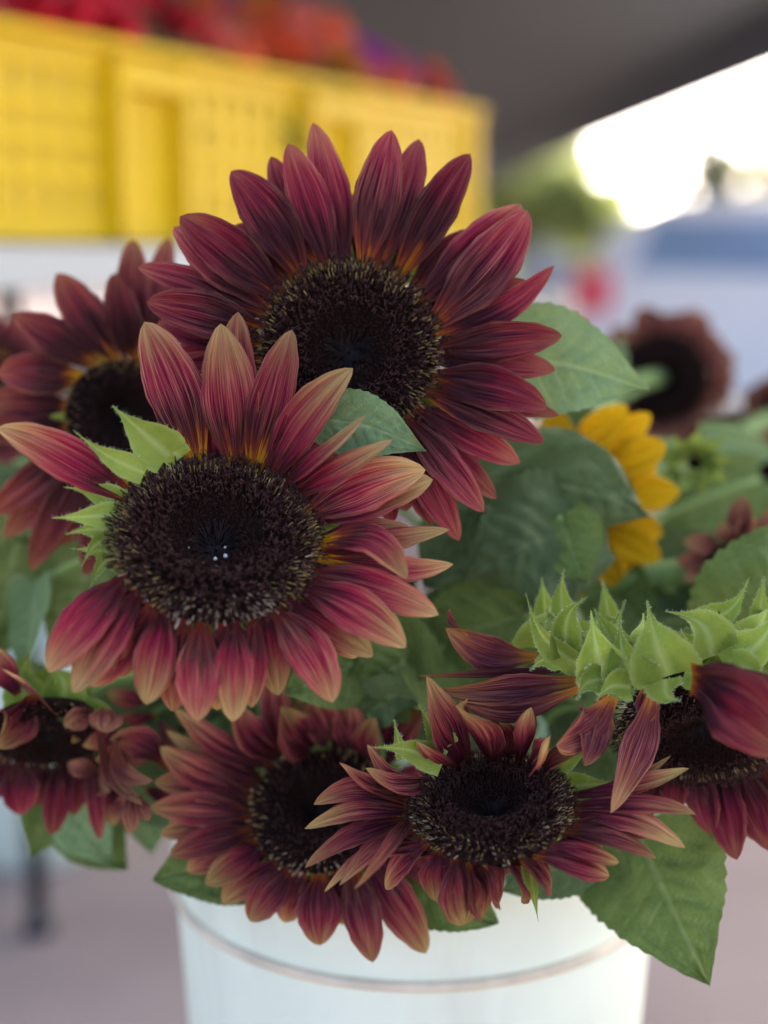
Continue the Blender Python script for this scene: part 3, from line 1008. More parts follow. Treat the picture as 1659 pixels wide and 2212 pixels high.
# flower behind on the left
h = Head('rose-brown sunflower at the left edge, half hidden behind the two largest flowers', 262, 896, .735, 118, 8, 6, foot=foot(6))
LEFT = h
h.disc(700, height=.12, tan=.3, dip=.4)
h.stem()
M = P_BACK
for a in [
    (300, 780, 366, 508, 66, dict(zt=-.01)), (295, 782, 290, 513, 78, dict(zt=-.006)), (254, 775, 122, 590, 88, dict(zt=.0)), (290, 770, 246, 590, 76, dict(zt=.006, cup=.3)),
    (223, 800, 28, 680, 84, dict(zt=.004)), (202, 836, -6, 806, 90, dict(zt=.006, cup=.3)), (180, 880, -40, 868, 80, dict(zt=-.004)), (160, 920, -60, 930, 76, dict(zt=-.004)),
    (160, 970, -20, 1112, 80, dict(zt=.0)), (170, 1000, 66, 1232, 72, dict(zt=.0)), (200, 1010, 130, 1180, 70, dict(zt=-.008)), (215, 1020, 185, 1245, 66, dict(zt=.002)),
    (180, 990, 10, 1160, 70, dict(zt=-.01)), (260, 1020, 260, 1220, 70, dict()), (330, 1000, 400, 1180, 70, dict()), (360, 850, 520, 800, 70, dict(zt=-.015)), (350, 950, 520, 1040, 70, dict(zt=-.015)),
]:
    h.petal(*a[:5], M, **a[5])
for (bx, by, tx, ty, mm) in ((297, 1010, 292, 930, (320, 965)), (345, 1000, 350, 925, (370, 960)), (300, 778, 275, 762, (285, 780))):
    h.petal(bx, by, tx, ty, 9, P_DRY, m=mm, free=True, zb=.04, zt=.05, name='withered_floret')
for i in range(10):
    an = i / 10 * 6.283
    h.sepal(262 + 105 * math.cos(an), 896 + 105 * math.sin(an), 262 + 185 * math.cos(an), 896 + 185 * math.sin(an), 48, SEPAL_D, zb=-.012, zt=-.02, hairs=0)

# farther, much blurred flower at the left edge
h = Head('small dark red sunflower blurred at the left edge behind the rose-brown one', -25, 850, .98, 85, 0, 10, foot=foot(9))
h.disc(300, fine=False)
h.stem()
for i in range(18):
    an = i / 18 * 6.283 + .2
    h.petal(-25 + 80 * math.cos(an), 850 + 80 * math.sin(an), -25 + 178 * math.cos(an), 850 + 178 * math.sin(an), 62, P_BACK, nt_=12, nu=7)

# lower middle flower (softly out of focus)
h = Head('plum sunflower with copper tips hanging over the front of the white bucket', 688, 1742, .690, 148, -6, 24, foot=foot(2))
LOWMID = h
h.disc(900, height=.14, tan=.35, dip=.5, pale=lambda rad: .9 if rad[2] < -.45 else .1)
h.stem()
M = P_LOW
for a in [
    (610, 1640, 582, 1424, 64, dict(zt=-.012)), (730, 1610, 676, 1500, 80, dict(zt=.002, cup=.4)), (850, 1630, 917, 1503, 74, dict(zt=-.010)),
    (775, 1610, 754, 1508, 76, dict(zt=.0, cup=.4)), (810, 1615, 815, 1546, 66, dict(zt=.010, cup=.4)), (613, 1620, 503, 1518, 82, dict(zt=.006, cup=.4, m=(540, 1590))),
    (688, 1612, 612, 1528, 110, dict(zt=.014, cup=.45, m=(630, 1590))),
    (582, 1642, 374, 1531, 62, dict(zt=.004, m=(470, 1612), cup=.35)), (560, 1670, 358, 1580, 46, dict(zt=-.004, m=(460, 1650))), (552, 1680, 346, 1612, 72, dict(zt=.006, m=(430, 1680), cup=.4)),
    (545, 1715, 333, 1690, 68, dict(zt=.0)), (535, 1750, 326, 1745, 72, dict(zt=.004)), (540, 1790, 366, 1845, 70, dict(zt=.004)), (560, 1830, 442, 1908, 72, dict(zt=.006)),
    (540, 1770, 345, 1800, 60, dict(zt=-.008)), (550, 1815, 400, 1880, 60, dict(zt=-.008)),
    (625, 1870, 538, 1990, 80, dict(zt=.004)), (690, 1885, 692, 2042, 92, dict(zt=.004)), (765, 1880, 805, 2078, 80, dict(zt=.004)), (810, 1860, 921, 2060, 86, dict(zt=.0)),
    (655, 1880, 610, 1990, 70, dict(zt=-.008)), (735, 1885, 750, 2000, 74, dict(zt=-.01)), (845, 1800, 980, 1930, 70, dict(zt=-.006)), (600, 1855, 480, 1950, 60, dict(zt=-.008)),
]:
    h.petal(*a[:5], M, **a[5])
h.second_layer(688, 1742, 150, 130, 300, 240, 0, 360, 20, 56, M, 9)
for i in range(12):
    an = i / 12 * 6.283
    h.sepal(688 + 140 * math.cos(an), 1742 + 120 * math.sin(an), 688 + 215 * math.cos(an), 1742 + 190 * math.sin(an), 52, SEPAL_D, zb=-.016, zt=-.028, hairs=0)

# lower right flower, sharp, petals curled
h = Head('wine-red sunflower with curled copper petals, lowest in front below the nodding flower', 1060, 1740, .618, 168, -2, 52, foot=foot(7))
LOWR = h
h.disc(1800, height=.16, tan=.34, dip=.35, pale=lambda rad: .3)
h.stem()
M = P_LOW
for a in [
    # behind and beneath
    (985, 1838, 1000, 1994, 92, dict(k=.2)), (1050, 1843, 1076, 1950, 86, dict(k=.2)), (1120, 1838, 1199, 1920, 80, dict(k=.2)), (950, 1825, 945, 1950, 84, dict(k=.2)),
    (1150, 1830, 1314, 1894, 80, dict(k=.25)), (1190, 1810, 1334, 1866, 54, dict(k=.25)), (1015, 1840, 1038, 1975, 80, dict(k=.2, zt=-.008)), (1090, 1842, 1135, 1945, 80, dict(k=.2, zt=-.008)),
    (1225, 1770, 1450, 1806, 56, dict(k=.2, zt=-.006)), (920, 1805, 830, 1920, 60, dict(k=.2, zt=-.01)), (1237, 1700, 1449, 1629, 26, dict(k=.1, m=(1360, 1690))),
    # left fan
    (900, 1770, 732, 1906, 48, dict(zt=.002, m=(820, 1825))), (905, 1765, 700, 1925, 30, dict(zt=.0, m=(780, 1850))), (895, 1752, 658, 1868, 60, dict(zt=.004, m=(770, 1800))),
    (895, 1742, 658, 1788, 54, dict(zt=.006, m=(780, 1752))), (897, 1730, 680, 1730, 64, dict(zt=.008, m=(780, 1712), cup=.35)),
    (955, 1680, 793, 1607, 46, dict(k=.1, zt=.002, m=(845, 1685), cup=.4)), (935, 1690, 737, 1642, 56, dict(k=.1, zt=.006, m=(800, 1712), cup=.4)), (975, 1668, 795, 1652, 60, dict(k=.1, zt=.012, m=(860, 1705), cup=.4)),
    (902, 1738, 764, 1929, 32, dict(zt=.022, m=(848, 1815), cup=.4, twist=40)),
    # right fan
    (1228, 1740, 1480, 1840, 58, dict(zt=.004, m=(1360, 1770))), (1240, 1728, 1503, 1764, 54, dict(zt=.004, cup=.3)), (1237, 1700, 1485, 1650, 48, dict(k=.15, zt=.006, m=(1380, 1700), cup=.35)),
    (1215, 1780, 1420, 1850, 56, dict(zt=.0)),
    # top, standing and rolled
    (1021, 1652, 936, 1462, 92, dict(k=0, zt=.004, m=(960, 1570), cup=.5, roll=20, tipe=1.4)), (1016, 1656, 908, 1592, 66, dict(k=0, zt=.012, m=(925, 1640), cup=.5, roll=-25)),
    (1060, 1650, 985, 1524, 118, dict(k=0, zt=.016, m=(1030, 1575), cup=.55, roll=-20, endroll=40)), (1112, 1652, 1133, 1524, 66, dict(k=0, zt=.008, m=(1150, 1590), cup=.5, roll=35)),
    (1130, 1655, 1190, 1590, 78, dict(k=0, zt=.012, m=(1170, 1640), cup=.5, roll=-30, endroll=50)), (1085, 1652, 1080, 1575, 70, dict(k=0, zt=.002, cup=.5)), (1170, 1662, 1245, 1620, 60, dict(k=0, zt=.0, cup=.4)),
]:
    h.petal(*a[:5], M, **a[5])
for a in [
    (955, 1650, 797, 1615, 62, dict(m=(880, 1618), zb=.0, zt=.012, hairs=90)), (870, 1640, 850, 1552, 26, dict(zb=-.004, zt=-.004, hairs=60)), (965, 1615, 903, 1522, 60, dict(zb=-.008, zt=-.004, hairs=80)),
    (1140, 1850, 1163, 1992, 30, dict(zb=.004, zt=.0, hairs=20)),
    (1195, 1650, 1290, 1600, 60, dict(zb=-.02, zt=-.02, hairs=20)), (1220, 1700, 1330, 1690, 60, dict(zb=-.025, zt=-.02, hairs=20)),
]:
    h.sepal(*a[:5], **a[5])
h.second_layer(1060, 1742, 165, 95, 320, 160, -170, -10, 14, 46, M, 11)
for i in range(6):
    an = .3 + i / 5 * 2.5
    h.sepal(1060 + 150 * math.cos(an), 1742 + 80 * math.sin(an), 1060 + 235 * math.cos(an), 1742 + 150 * math.sin(an), 52, SEPAL_D, zb=-.02, zt=-.03, hairs=0)

# nodding flower at the right edge, its calyx on top
h = Head('nodding sunflower at the right edge with a crown of bright green curled sepals', 1520, 1574, .640, 178, 6, -54, foot=foot(5))
NOD = h
h.disc(1800, height=.16, tan=.45, dip=.2, pale=lambda rad: .5, shaft=1.15)
h.stem(bend=.06)
M = P_NOD
FT = None
for a in [
    (1500, 1672, 1536, 1802, 70, dict(k=0, zt=-.02)), (1559, 1675, 1592, 1858, 80, dict(k=0, zt=-.014)), (1597, 1668, 1668, 1842, 88, dict(k=0, zt=-.014)), (1460, 1662, 1455, 1760, 60, dict(k=0, zt=-.024)),
    (1530, 1672, 1560, 1800, 70, dict(k=0, zt=-.03)), (1640, 1655, 1740, 1800, 80, dict(k=0, zt=-.02)), (1420, 1650, 1380, 1780, 66, dict(k=0, zt=-.03)), (1580, 1672, 1640, 1820, 80, dict(k=0, zt=-.03)),
]:
    h.petal(*a[:5], P_MAIN, bulge=.04, **a[5])
for a in [
    (1160, 1418, 963, 1352, 84, dict(zb=-.01, zt=-.006, m=(1060, 1410), cup=.4)), (1010, 1372, 972, 1312, 16, dict(zb=-.004, zt=.0, m=(975, 1345))), (1256, 1446, 900, 1449, 34, dict(zb=.0, zt=.0, m=(1080, 1452), tipe=1.3)),
    (1256, 1470, 938, 1490, 84, dict(zb=.006, zt=.010, m=(1100, 1480), cup=.35)), (1262, 1482, 990, 1520, 70, dict(zb=.012, zt=.014, m=(1120, 1528), cup=.45)),
    (1310, 1488, 1262, 1655, 76, dict(zb=.010, zt=.018, m=(1285, 1580))), (1330, 1492, 1200, 1608, 108, dict(zb=.018, zt=.026, m=(1270, 1560), tipe=3.5)),
    (1416, 1480, 1318, 1757, 78, dict(zb=.024, zt=.030, m=(1380, 1600), peak=.55, tipe=1.5, base=.34)), (1496, 1462, 1720, 1640, 150, dict(zb=.036, zt=.050, m=(1590, 1520, .045), cup=.4, base=.4)),
    (1540, 1460, 1760, 1545, 110, dict(zb=.032, zt=.036, m=(1640, 1490, .036), cup=.4)), (1395, 1478, 1400, 1560, 50, dict(zb=.012, zt=.012)),
]:
    kw = dict(a[5])
    kw['zb'] += .014
    kw['zt'] += .012
    h.petal(*a[:5], M if a[0] < 1490 else P_MAIN, free=True, **kw)
for a in [
    (1182, 1345, 1170, 1246, 52, dict(zb=-.03, zt=-.026)), (1318, 1345, 1300, 1250, 44, dict(zb=-.04, zt=-.036)), (1290, 1385, 1350, 1345, 60, dict(zb=-.01, zt=-.01, m=(1310, 1345))),
    (1216, 1330, 1218, 1227, 44, dict(zb=-.014, zt=-.006, m=(1212, 1280))), (1256, 1440, 1136, 1280, 58, dict(zb=.004, zt=.0, m=(1170, 1375, .006), roll=25)), (1222, 1420, 1268, 1290, 60, dict(zb=.004, zt=.010, m=(1225, 1330, .01), roll=-15)),
    (1330, 1420, 1352, 1292, 44, dict(zb=.0, zt=.006, m=(1328, 1360, .004))), (1306, 1468, 1276, 1318, 88, dict(zb=.014, zt=.014, m=(1288, 1400, .02))), (1378, 1475, 1338, 1336, 92, dict(zb=.020, zt=.016, m=(1346, 1420, .024), roll=10)),
    (1250, 1400, 1400, 1382, 44, dict(zb=-.004, zt=.002, m=(1320, 1375), hairs=70)), (1340, 1375, 1392, 1404, 30, dict(zb=.0, zt=.0, m=(1362, 1412), hairs=50)),
    (1445, 1458, 1397, 1297, 112, dict(zb=.026, zt=.014, m=(1418, 1390, .03), roll=8)), (1540, 1418, 1437, 1321, 84, dict(zb=.016, zt=.012, m=(1516, 1345, .02), roll=-20)),
    (1508, 1345, 1619, 1246, 60, dict(zb=-.01, zt=-.004, m=(1580, 1318, -.004), hairs=110)), (1480, 1420, 1520, 1340, 80, dict(zb=.0, zt=-.008)), (1640, 1345, 1650, 1245, 40, dict(zb=-.014, zt=-.01)),
    (1566, 1440, 1680, 1300, 80, dict(zb=.018, zt=.016, m=(1648, 1385, .022), roll=20)), (1610, 1430, 1720, 1340, 90, dict(zb=.008, zt=.006)), (1600, 1400, 1570, 1340, 70, dict(zb=.0, zt=.0)),
    (1212, 1424, 1144, 1450, 46, dict(zb=.002, zt=.004, m=(1172, 1424))), (1300, 1468, 1246, 1513, 50, dict(zb=.018, zt=.022, m=(1264, 1476))), (1362, 1484, 1288, 1514, 54, dict(zb=.022, zt=.03, m=(1318, 1482))),
    (1436, 1466, 1472, 1514, 62, dict(zb=.026, zt=.034, m=(1440, 1505))), (1480, 1450, 1556, 1455, 52, dict(zb=.024, zt=.034, m=(1525, 1462))), (1580, 1440, 1660, 1480, 60, dict(zb=.022, zt=.034, m=(1630, 1450))),
    (1400, 1440, 1420, 1350, 90, dict(zb=.0, zt=-.01)), (1260, 1420, 1235, 1350, 80, dict(zb=-.012, zt=-.02)),
]:
    kw = dict(hairs=110, cup=.5, twist=(h.k * 53 % 44) - 22)
    kw.update(a[5])
    if kw['zb'] > 0:
        kw['zb'] += .013
        kw['zt'] += .013
        if 'm' in kw: kw['m'] = (kw['m'][0], kw['m'][1], (kw['m'][2] + .013) if len(kw['m']) > 2 else (kw['zb'] + kw['zt']) / 2)
    h.sepal(*a[:4], a[4] * (1.2 if a[5].get('zb', 0) > .012 else 1.05), SEPAL if h.k % 3 else SEPAL_D, **kw)

rs = random.Random(77)
for i in range(10):
    x = 1165 + 510 * i / 9
    y = 1400 + 42 * math.sin((x - 1165) / 510 * 3.1)
    z_ = -.016 + .020 * math.sin((x - 1165) / 510 * 3.1)
    dx, dy = rs.uniform(-55, 50), -rs.uniform(75, 125)
    h.sepal(x, y, x + dx, y + dy, rs.uniform(105, 130), SEPAL_D if i % 2 else SEPAL, m=(x + dx * .4, y + dy * .5, z_ + .012), zb=z_, zt=z_ - .004, hairs=70, cup=.5, twist=rs.uniform(-25, 25))

# nodding flower at the lower left
h = Head('nodding dark sunflower at the lower left edge with dry gold-tipped petals', 105, 1590, .700, 135, 4, -62, foot=foot(3))
LOWL = h
h.disc(600, height=.14, tan=.2, dip=.2)
h.stem(bend=.06)
for a in [
    (50, 1640, 46, 1762, 80, dict(k=0, zt=-.02)), (140, 1650, 112, 1806, 62, dict(k=0, zt=-.02)), (230, 1640, 216, 1816, 42, dict(k=0, zt=-.016)), (95, 1650, 80, 1740, 70, dict(k=0, zt=-.03)),
    (180, 1650, 160, 1760, 60, dict(k=0, zt=-.03)), (0, 1640, -30, 1740, 70, dict(k=0, zt=-.02)), (235, 1620, 268, 1740, 50, dict(k=0, zt=-.01)),
]:
    h.petal(*a[:5], P_MAIN, bulge=.04, **a[5])
for a in [
    (70, 1500, -8, 1616, 96, dict(zb=.02, zt=.03, m=(30, 1555), cup=.4)), (118, 1540, 4, 1450, 56, dict(zb=.02, zt=.03, m=(50, 1470), roll=40)), (40, 1500, -20, 1395, 60, dict(zb=.01, zt=.01)),
    (215, 1588, 312, 1738, 44, dict(zb=.02, zt=.022, m=(240, 1680), roll=60)), (252, 1600, 334, 1684, 54, dict(zb=.026, zt=.030, m=(270, 1660), roll=-15, cup=.4)),
    (282, 1715, 284, 1800, 40, dict(zb=.015, zt=.015)), (300, 1720, 322, 1772, 30, dict(zb=.018, zt=.018)),
]:
    kw = dict(a[5])
    kw['zb'] += .012
    kw['zt'] += .012
    h.petal(*a[:5], P_DRY if a[0] > 210 or a[4] < 60 else P_LOW, free=True, **kw)
for a in [
    (200, 1535, 138, 1564, 60, dict(zb=.016, zt=.02)), (230, 1530, 226, 1582, 70, dict(zb=.018, zt=.024)),
    (320, 1512, 230, 1500, 44, dict(zb=-.02, zt=-.02)), (335, 1545, 256, 1547, 40, dict(zb=-.02, zt=-.02)), (370, 1660, 236, 1597, 70, dict(zb=-.0, zt=.004, m=(310, 1600))),
]:
    h.petal(*a[:5], P_DRY if a[0] < 235 else P_LOW, free=True, **a[5])
for a in [
    (60, 1520, 20, 1420, 90, dict()), (130, 1525, 95, 1440, 90, dict(zb=.01, zt=.01, m=(140, 1470))), (30, 1490, 70, 1400, 70, dict()), (170, 1530, 230, 1590, 40, dict(m=(235, 1540), zb=.012, zt=.01)),
    (160, 1500, 180, 1430, 70, dict(zb=-.01, zt=-.01)), (195, 1540, 150, 1500, 60, dict(zb=-.005, zt=-.0)), (140, 1535, 142, 1575, 40, dict(zb=.014, zt=.02)), (90, 1500, 135, 1420, 90, dict(zb=-.01, zt=-.01)),
]:
    h.sepal(*a[:5], SEPAL_D, hairs=12, **a[5])

rj = random.Random(31)
for i in range(16):
    x, y = 235 + rj.uniform(-40, 110), 1530 + 250 * i / 16 + rj.uniform(-20, 20)
    an = rj.uniform(-.6, 3.6)
    L_ = rj.uniform(70, 120)
    h.petal(x, y, x - L_ * math.cos(an) * .8, y + L_ * math.sin(an), rj.uniform(36, 62), rj.choice([P_LOW, P_DRY, P_LOW, P_MAIN]), free=True, zb=rj.uniform(-.03, .0), zt=rj.uniform(-.03, .012),
            cup=rj.uniform(.2, .5), roll=rj.uniform(-40, 40), twist=rj.uniform(-40, 40), nu=11, nt_=18)

# golden flower
h = Head('golden yellow sunflower peeking out from behind the big dark leaf', 1235, 1078, .790, 95, 0, 5, foot=foot(8))
GOLD = h
h.disc(350, fine=False)
h.stem()
for a in [
    (1200, 990, 1200, 880, 76, {}), (1230, 985, 1356, 876, 78, dict(zt=.004)), (1277, 995, 1405, 894, 70, dict()), (1300, 1020, 1438, 957, 84, dict(zt=.004)), (1315, 1045, 1420, 1010, 50, dict(zt=-.006)), (1325, 1070, 1469, 1062, 76, dict(zt=.002)),
    (1315, 1120, 1431, 1155, 66, dict(zt=-.004)), (1305, 1145, 1428, 1208, 72, dict(zt=.002)), (1275, 1160, 1330, 1266, 76, dict(zt=.004)), (1240, 1165, 1252, 1292, 70, dict()), (1205, 1160, 1160, 1280, 70, {}),
    (1170, 1140, 1080, 1220, 70, {}), (1150, 1100, 1020, 1120, 70, {}), (1160, 1040, 1050, 980, 70, {}), (1290, 1160, 1390, 1240, 60, dict(zt=-.008)),
]:
    h.petal(*a[:5], P_GOLD, cup=.2, tipe=1.8, **a[5])

# green head seen from behind, right
h = Head('green back of a sunflower head with curled sepals behind the golden petals', 1500, 1000, .85, 55, 30, -30, foot=foot(11))
h.disc(200, fine=False)
h.stem(bend=.05)
for i in range(18):
    an = i / 18 * 6.283
    rr_ = 40 + 22 * (i % 2)
    h.sepal(1500 + rr_ * .4 * math.cos(an), 1000 + rr_ * .4 * math.sin(an), 1500 + rr_ * 1.55 * math.cos(an + .3), 1000 + rr_ * 1.3 * math.sin(an + .3), 42, SEPAL_D, zb=.03, zt=.034 + .006 * (i % 3), hairs=0)

# copper petals of a flower behind the right-hand leaf
h = Head('copper petalled sunflower almost hidden behind the toothed leaf at the right edge', 1590, 1240, .775, 70, 0, -10, foot=foot(12))
h.disc(260, fine=False)
h.stem(bend=.06)
for a in [(1560, 1190, 1478, 1168, 46), (1555, 1215, 1460, 1215, 44), (1550, 1230, 1480, 1255, 40), (1590, 1180, 1605, 1070, 52), (1605, 1180, 1622, 1110, 50), (1630, 1190, 1690, 1090, 50), (1650, 1230, 1720, 1200, 50), (1580, 1180, 1560, 1130, 44), (1575, 1300, 1480, 1340, 50), (1600, 1310, 1600, 1400, 50)]:
    h.petal(*a, P_DRY, nt_=14, nu=9)

# flowers leaning out at the back of the bunch
def rear(label, x, y, d, rd, rp, mat, n=20, pitch=0, dark=None):
    h = Head(label, x, y, d, rd, 0, pitch, foot=(BX + random.uniform(.0, .07), BY + random.uniform(.0, .07), BZ + .03))
    h.disc(300, fine=False, tan=.1)
    h.stem()
    for i in range(n):
        an = i / n * 6.283
        q = random.uniform(.78, 1.14)
        h.petal(x + rd * math.cos(an), y + rd * math.sin(an), x + rp * q * math.cos(an), y + rp * q * math.sin(an), random.uniform(48, 84), mat, nt_=12, nu=7, cup=.35)
    for i in range(8):
        an = i / 8 * 6.283
        h.sepal(x + rd * .8 * math.cos(an), y + rd * .8 * math.sin(an), x + rp * .8 * math.cos(an), y + rp * .8 * math.sin(an), 36, SEPAL_D, zb=-.02, zt=-.03, hairs=0)
    return h


REAR = rear('blurred dark sunflower with brown petals in front of the pale blue car', 1430, 818, 1.14, 98, 158, P_DRY, n=24, pitch=-8)
rear('blurred dark sunflower cut by the right edge of the picture below the car', 1712, 890, 1.18, 62, 110, P_DRY)
rear('low blurred sunflower with pinkish brown petals between the two rear flowers', 1580, 962, 1.22, 50, 92, P_BACK, pitch=-15)
rear('dark sunflower low at the right edge above the copper petals', 1668, 1050, 1.08, 84, 120, P_BACK, pitch=5)

# ------------------------------------------------------------------ leaves of the bunch
def hub(H): return H.S[7]


LEAVES = [
    # parent, base, tip, width, depths, material, options
    (MAIN, 1075, 775, 1392, 842, 245, .715, .700, L_PALE, dict(fold=.10, m=(1240, 790, .690), roll=6, serr=.03, heart=.10)),
    (MAIN, 700, 905, 921, 974, 150, .632, .626, L_PALE, dict(fold=.12, m=(810, 925, .627), serr=.03, roll=-5)),
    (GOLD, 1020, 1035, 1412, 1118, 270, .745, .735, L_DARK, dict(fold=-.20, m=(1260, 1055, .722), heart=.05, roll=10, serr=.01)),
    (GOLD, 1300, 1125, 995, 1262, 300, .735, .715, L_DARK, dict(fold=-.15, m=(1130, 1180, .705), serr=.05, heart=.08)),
    (GOLD, 1210, 1120, 1265, 1262, 160, .720, .712, L_MID, dict(fold=.10, serr=.05)),
    (NOD, 1130, 1330, 880, 1400, 230, .730, .750, L_MID, dict(fold=.12)),
    (FRONT, 900, 1480, 700, 1360, 240, .710, .730, L_MID, dict(fold=.15)),
    (FRONT, 960, 1400, 780, 1500, 260, .740, .700, L_MID, dict(fold=.15, m=(850, 1440, .700))),
    (FRONT, 760, 1440, 610, 1500, 160, .700, .680, L_MID, dict(fold=.2)),
    (LOWR, 800, 1540, 905, 1520, 110, .700, .690, L_DARK, dict(fold=.3, m=(850, 1500, .69))),
    (NOD, 1610, 1400, 1760, 1110, 270, .735, .720, L_MID, dict(fold=.10, m=(1655, 1250, .690), serr=.05, heart=.10)),
    (LOWR, 1375, 1790, 1532, 2128, 330, .700, .655, L_MID, dict(fold=.10, m=(1440, 1940, .665), serr=.035, heart=.05, roll=-8)),
    (LOWR, 1280, 1830, 1320, 1990, 140, .690, .690, L_MID, dict(fold=.2)),
    (LOWMID, 590, 1830, 330, 1900, 200, .715, .700, L_MID, dict(fold=.12)),
    (LOWMID, 430, 1850, 560, 1950, 150, .710, .690, L_MID, dict(fold=.12)),
    (LOWMID, 880, 1890, 1075, 1995, 170, .690, .680, L_MID, dict(fold=.12)),
    (LOWR, 1270, 1850, 1085, 1925, 130, .68, .68, L_DARK, dict(fold=.12)),
    (LEFT, 200, 1210, 110, 1420, 170, .800, .760, L_MID, dict(fold=.15)),
    (LEFT, 40, 1160, -20, 1420, 190, .800, .760, L_MID, dict(fold=.4, roll=30)),
    (LEFT, 80, 1260, 60, 1440, 120, .770, .760, L_PALE, dict(fold=.4, roll=-40)),
    (LOWL, 130, 1690, 60, 1850, 150, .800, .780, L_MID, dict(fold=.25, roll=20)),
    (LOWL, 190, 1680, 275, 1880, 200, .800, .770, L_MID, dict(fold=.2, m=(200, 1800, .77))),
    (LOWL, 150, 1740, 240, 1860, 130, .760, .760, L_PALE, dict(fold=.3, roll=-20)),
    (LOWL, 300, 1700, 330, 1840, 110, .790, .790, L_PALE, dict(fold=.2)),
    (GOLD, 1640, 1035, 1424, 1140, 160, .880, .870, L_MID, dict(fold=.15)),
    (GOLD, 1520, 945, 1690, 985, 90, .930, .930, L_PALE, dict(fold=.2)),
    (REAR, 1335, 850, 1342, 722, 40, 1.0, 1.0, L_PALE, dict(fold=.3)),
    (GOLD, 1400, 1180, 1480, 1330, 170, .820, .800, L_DARK, dict(fold=.2)),
    (GOLD, 1300, 1260, 1420, 1380, 170, .800, .780, L_MID, dict(fold=.2)),
    (REAR, 1530, 1000, 1640, 940, 100, 1.1, 1.08, L_MID, dict(fold=.2)),
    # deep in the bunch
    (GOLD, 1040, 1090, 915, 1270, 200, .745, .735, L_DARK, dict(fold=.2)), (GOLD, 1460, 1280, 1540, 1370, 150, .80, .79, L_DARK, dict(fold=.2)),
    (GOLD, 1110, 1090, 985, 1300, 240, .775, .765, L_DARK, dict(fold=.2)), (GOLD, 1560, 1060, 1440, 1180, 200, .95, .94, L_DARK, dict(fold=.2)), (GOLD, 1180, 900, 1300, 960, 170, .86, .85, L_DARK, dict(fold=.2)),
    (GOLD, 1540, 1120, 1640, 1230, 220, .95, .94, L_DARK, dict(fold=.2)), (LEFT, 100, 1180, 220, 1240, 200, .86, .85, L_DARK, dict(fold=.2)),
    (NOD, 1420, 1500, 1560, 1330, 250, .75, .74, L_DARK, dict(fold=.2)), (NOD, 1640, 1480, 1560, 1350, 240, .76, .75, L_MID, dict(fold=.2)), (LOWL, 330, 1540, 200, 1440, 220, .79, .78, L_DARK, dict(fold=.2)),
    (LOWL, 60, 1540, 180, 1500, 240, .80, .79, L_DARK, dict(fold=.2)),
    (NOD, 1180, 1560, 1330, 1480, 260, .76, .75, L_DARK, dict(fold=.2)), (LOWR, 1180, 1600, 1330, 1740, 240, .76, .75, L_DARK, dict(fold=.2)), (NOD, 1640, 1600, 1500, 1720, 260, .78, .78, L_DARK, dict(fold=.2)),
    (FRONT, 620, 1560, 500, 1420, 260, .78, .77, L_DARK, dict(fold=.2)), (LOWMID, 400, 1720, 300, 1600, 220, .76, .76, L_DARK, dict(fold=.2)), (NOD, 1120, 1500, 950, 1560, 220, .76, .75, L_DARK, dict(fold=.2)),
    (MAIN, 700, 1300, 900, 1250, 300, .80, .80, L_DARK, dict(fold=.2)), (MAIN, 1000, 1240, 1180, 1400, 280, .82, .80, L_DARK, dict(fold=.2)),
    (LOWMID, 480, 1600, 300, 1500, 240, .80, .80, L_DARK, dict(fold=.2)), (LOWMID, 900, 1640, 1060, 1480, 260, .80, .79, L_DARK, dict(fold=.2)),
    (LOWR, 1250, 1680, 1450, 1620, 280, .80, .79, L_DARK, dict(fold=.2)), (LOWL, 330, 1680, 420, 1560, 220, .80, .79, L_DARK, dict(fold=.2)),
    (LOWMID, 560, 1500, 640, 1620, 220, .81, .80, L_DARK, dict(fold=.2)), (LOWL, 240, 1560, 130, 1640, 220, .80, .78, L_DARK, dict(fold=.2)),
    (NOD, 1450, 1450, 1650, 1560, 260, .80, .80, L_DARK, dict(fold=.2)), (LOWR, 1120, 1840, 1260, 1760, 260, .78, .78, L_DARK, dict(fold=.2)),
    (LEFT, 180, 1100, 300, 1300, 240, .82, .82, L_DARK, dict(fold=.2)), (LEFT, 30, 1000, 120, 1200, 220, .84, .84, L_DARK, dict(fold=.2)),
]
for i, (H, bx, by, tx, ty, wd, db, dt, mat, kw) in enumerate(LEAVES):
    far = wd < 130 or db > .78
    leaf(H.root, bx, by, tx, ty, wd, db, dt, mat, seed=i + 3, nt_=24 if far else 48, nu=15 if far else 29, **kw)
    if H is not REAR: petiole(H.root, bx, by, db, hub(H))

# ------------------------------------------------------------------ table, crate and its flowers
WTOP = simple_mat('white_table_top', (.43, .455, .40), rough=.5, var=.04, scale=4)
BLACK = simple_mat('black_powder_coat', (.018, .020, .024), rough=.45, var=.2)
YELC = simple_mat('yellow_crate_plastic', (.66, .44, .005), rough=.5, spec=.2, var=.06, scale=6)
YELP = simple_mat('pale_yellow_crate_panel', (.70, .53, .09), rough=.6, spec=.2, var=.2, scale=14)
A0, A1 = Vector((-.52, 1.50)), Vector((.165, 2.60))      # near face of the crate in plan, left end to right end
dirx = (A1 - A0).normalized()
diry = Vector((-dirx.y, dirx.x))
LC = (A1 - A0).length
HC, WC, ZT = .245, .40, 1.066
MC = Matrix(((dirx.x, diry.x, 0, A0.x), (dirx.y, diry.y, 0, A0.y), (0, 0, 1, ZT), (0, 0, 0, 1)))   # x along, y back, z up
tb = empty('table', (A0.x + dirx.x * LC / 2, A0.y + dirx.y * LC / 2, 0), 'high white-topped table with black legs under the yellow crate', 'table')
bm = bmesh.new()
add_box(bm, (LC / 2 - .18, .26, -.0275), (LC + .30, .66, .05), MC)
bm_obj('table_top', bm, WTOP, tb, bevel=.004)
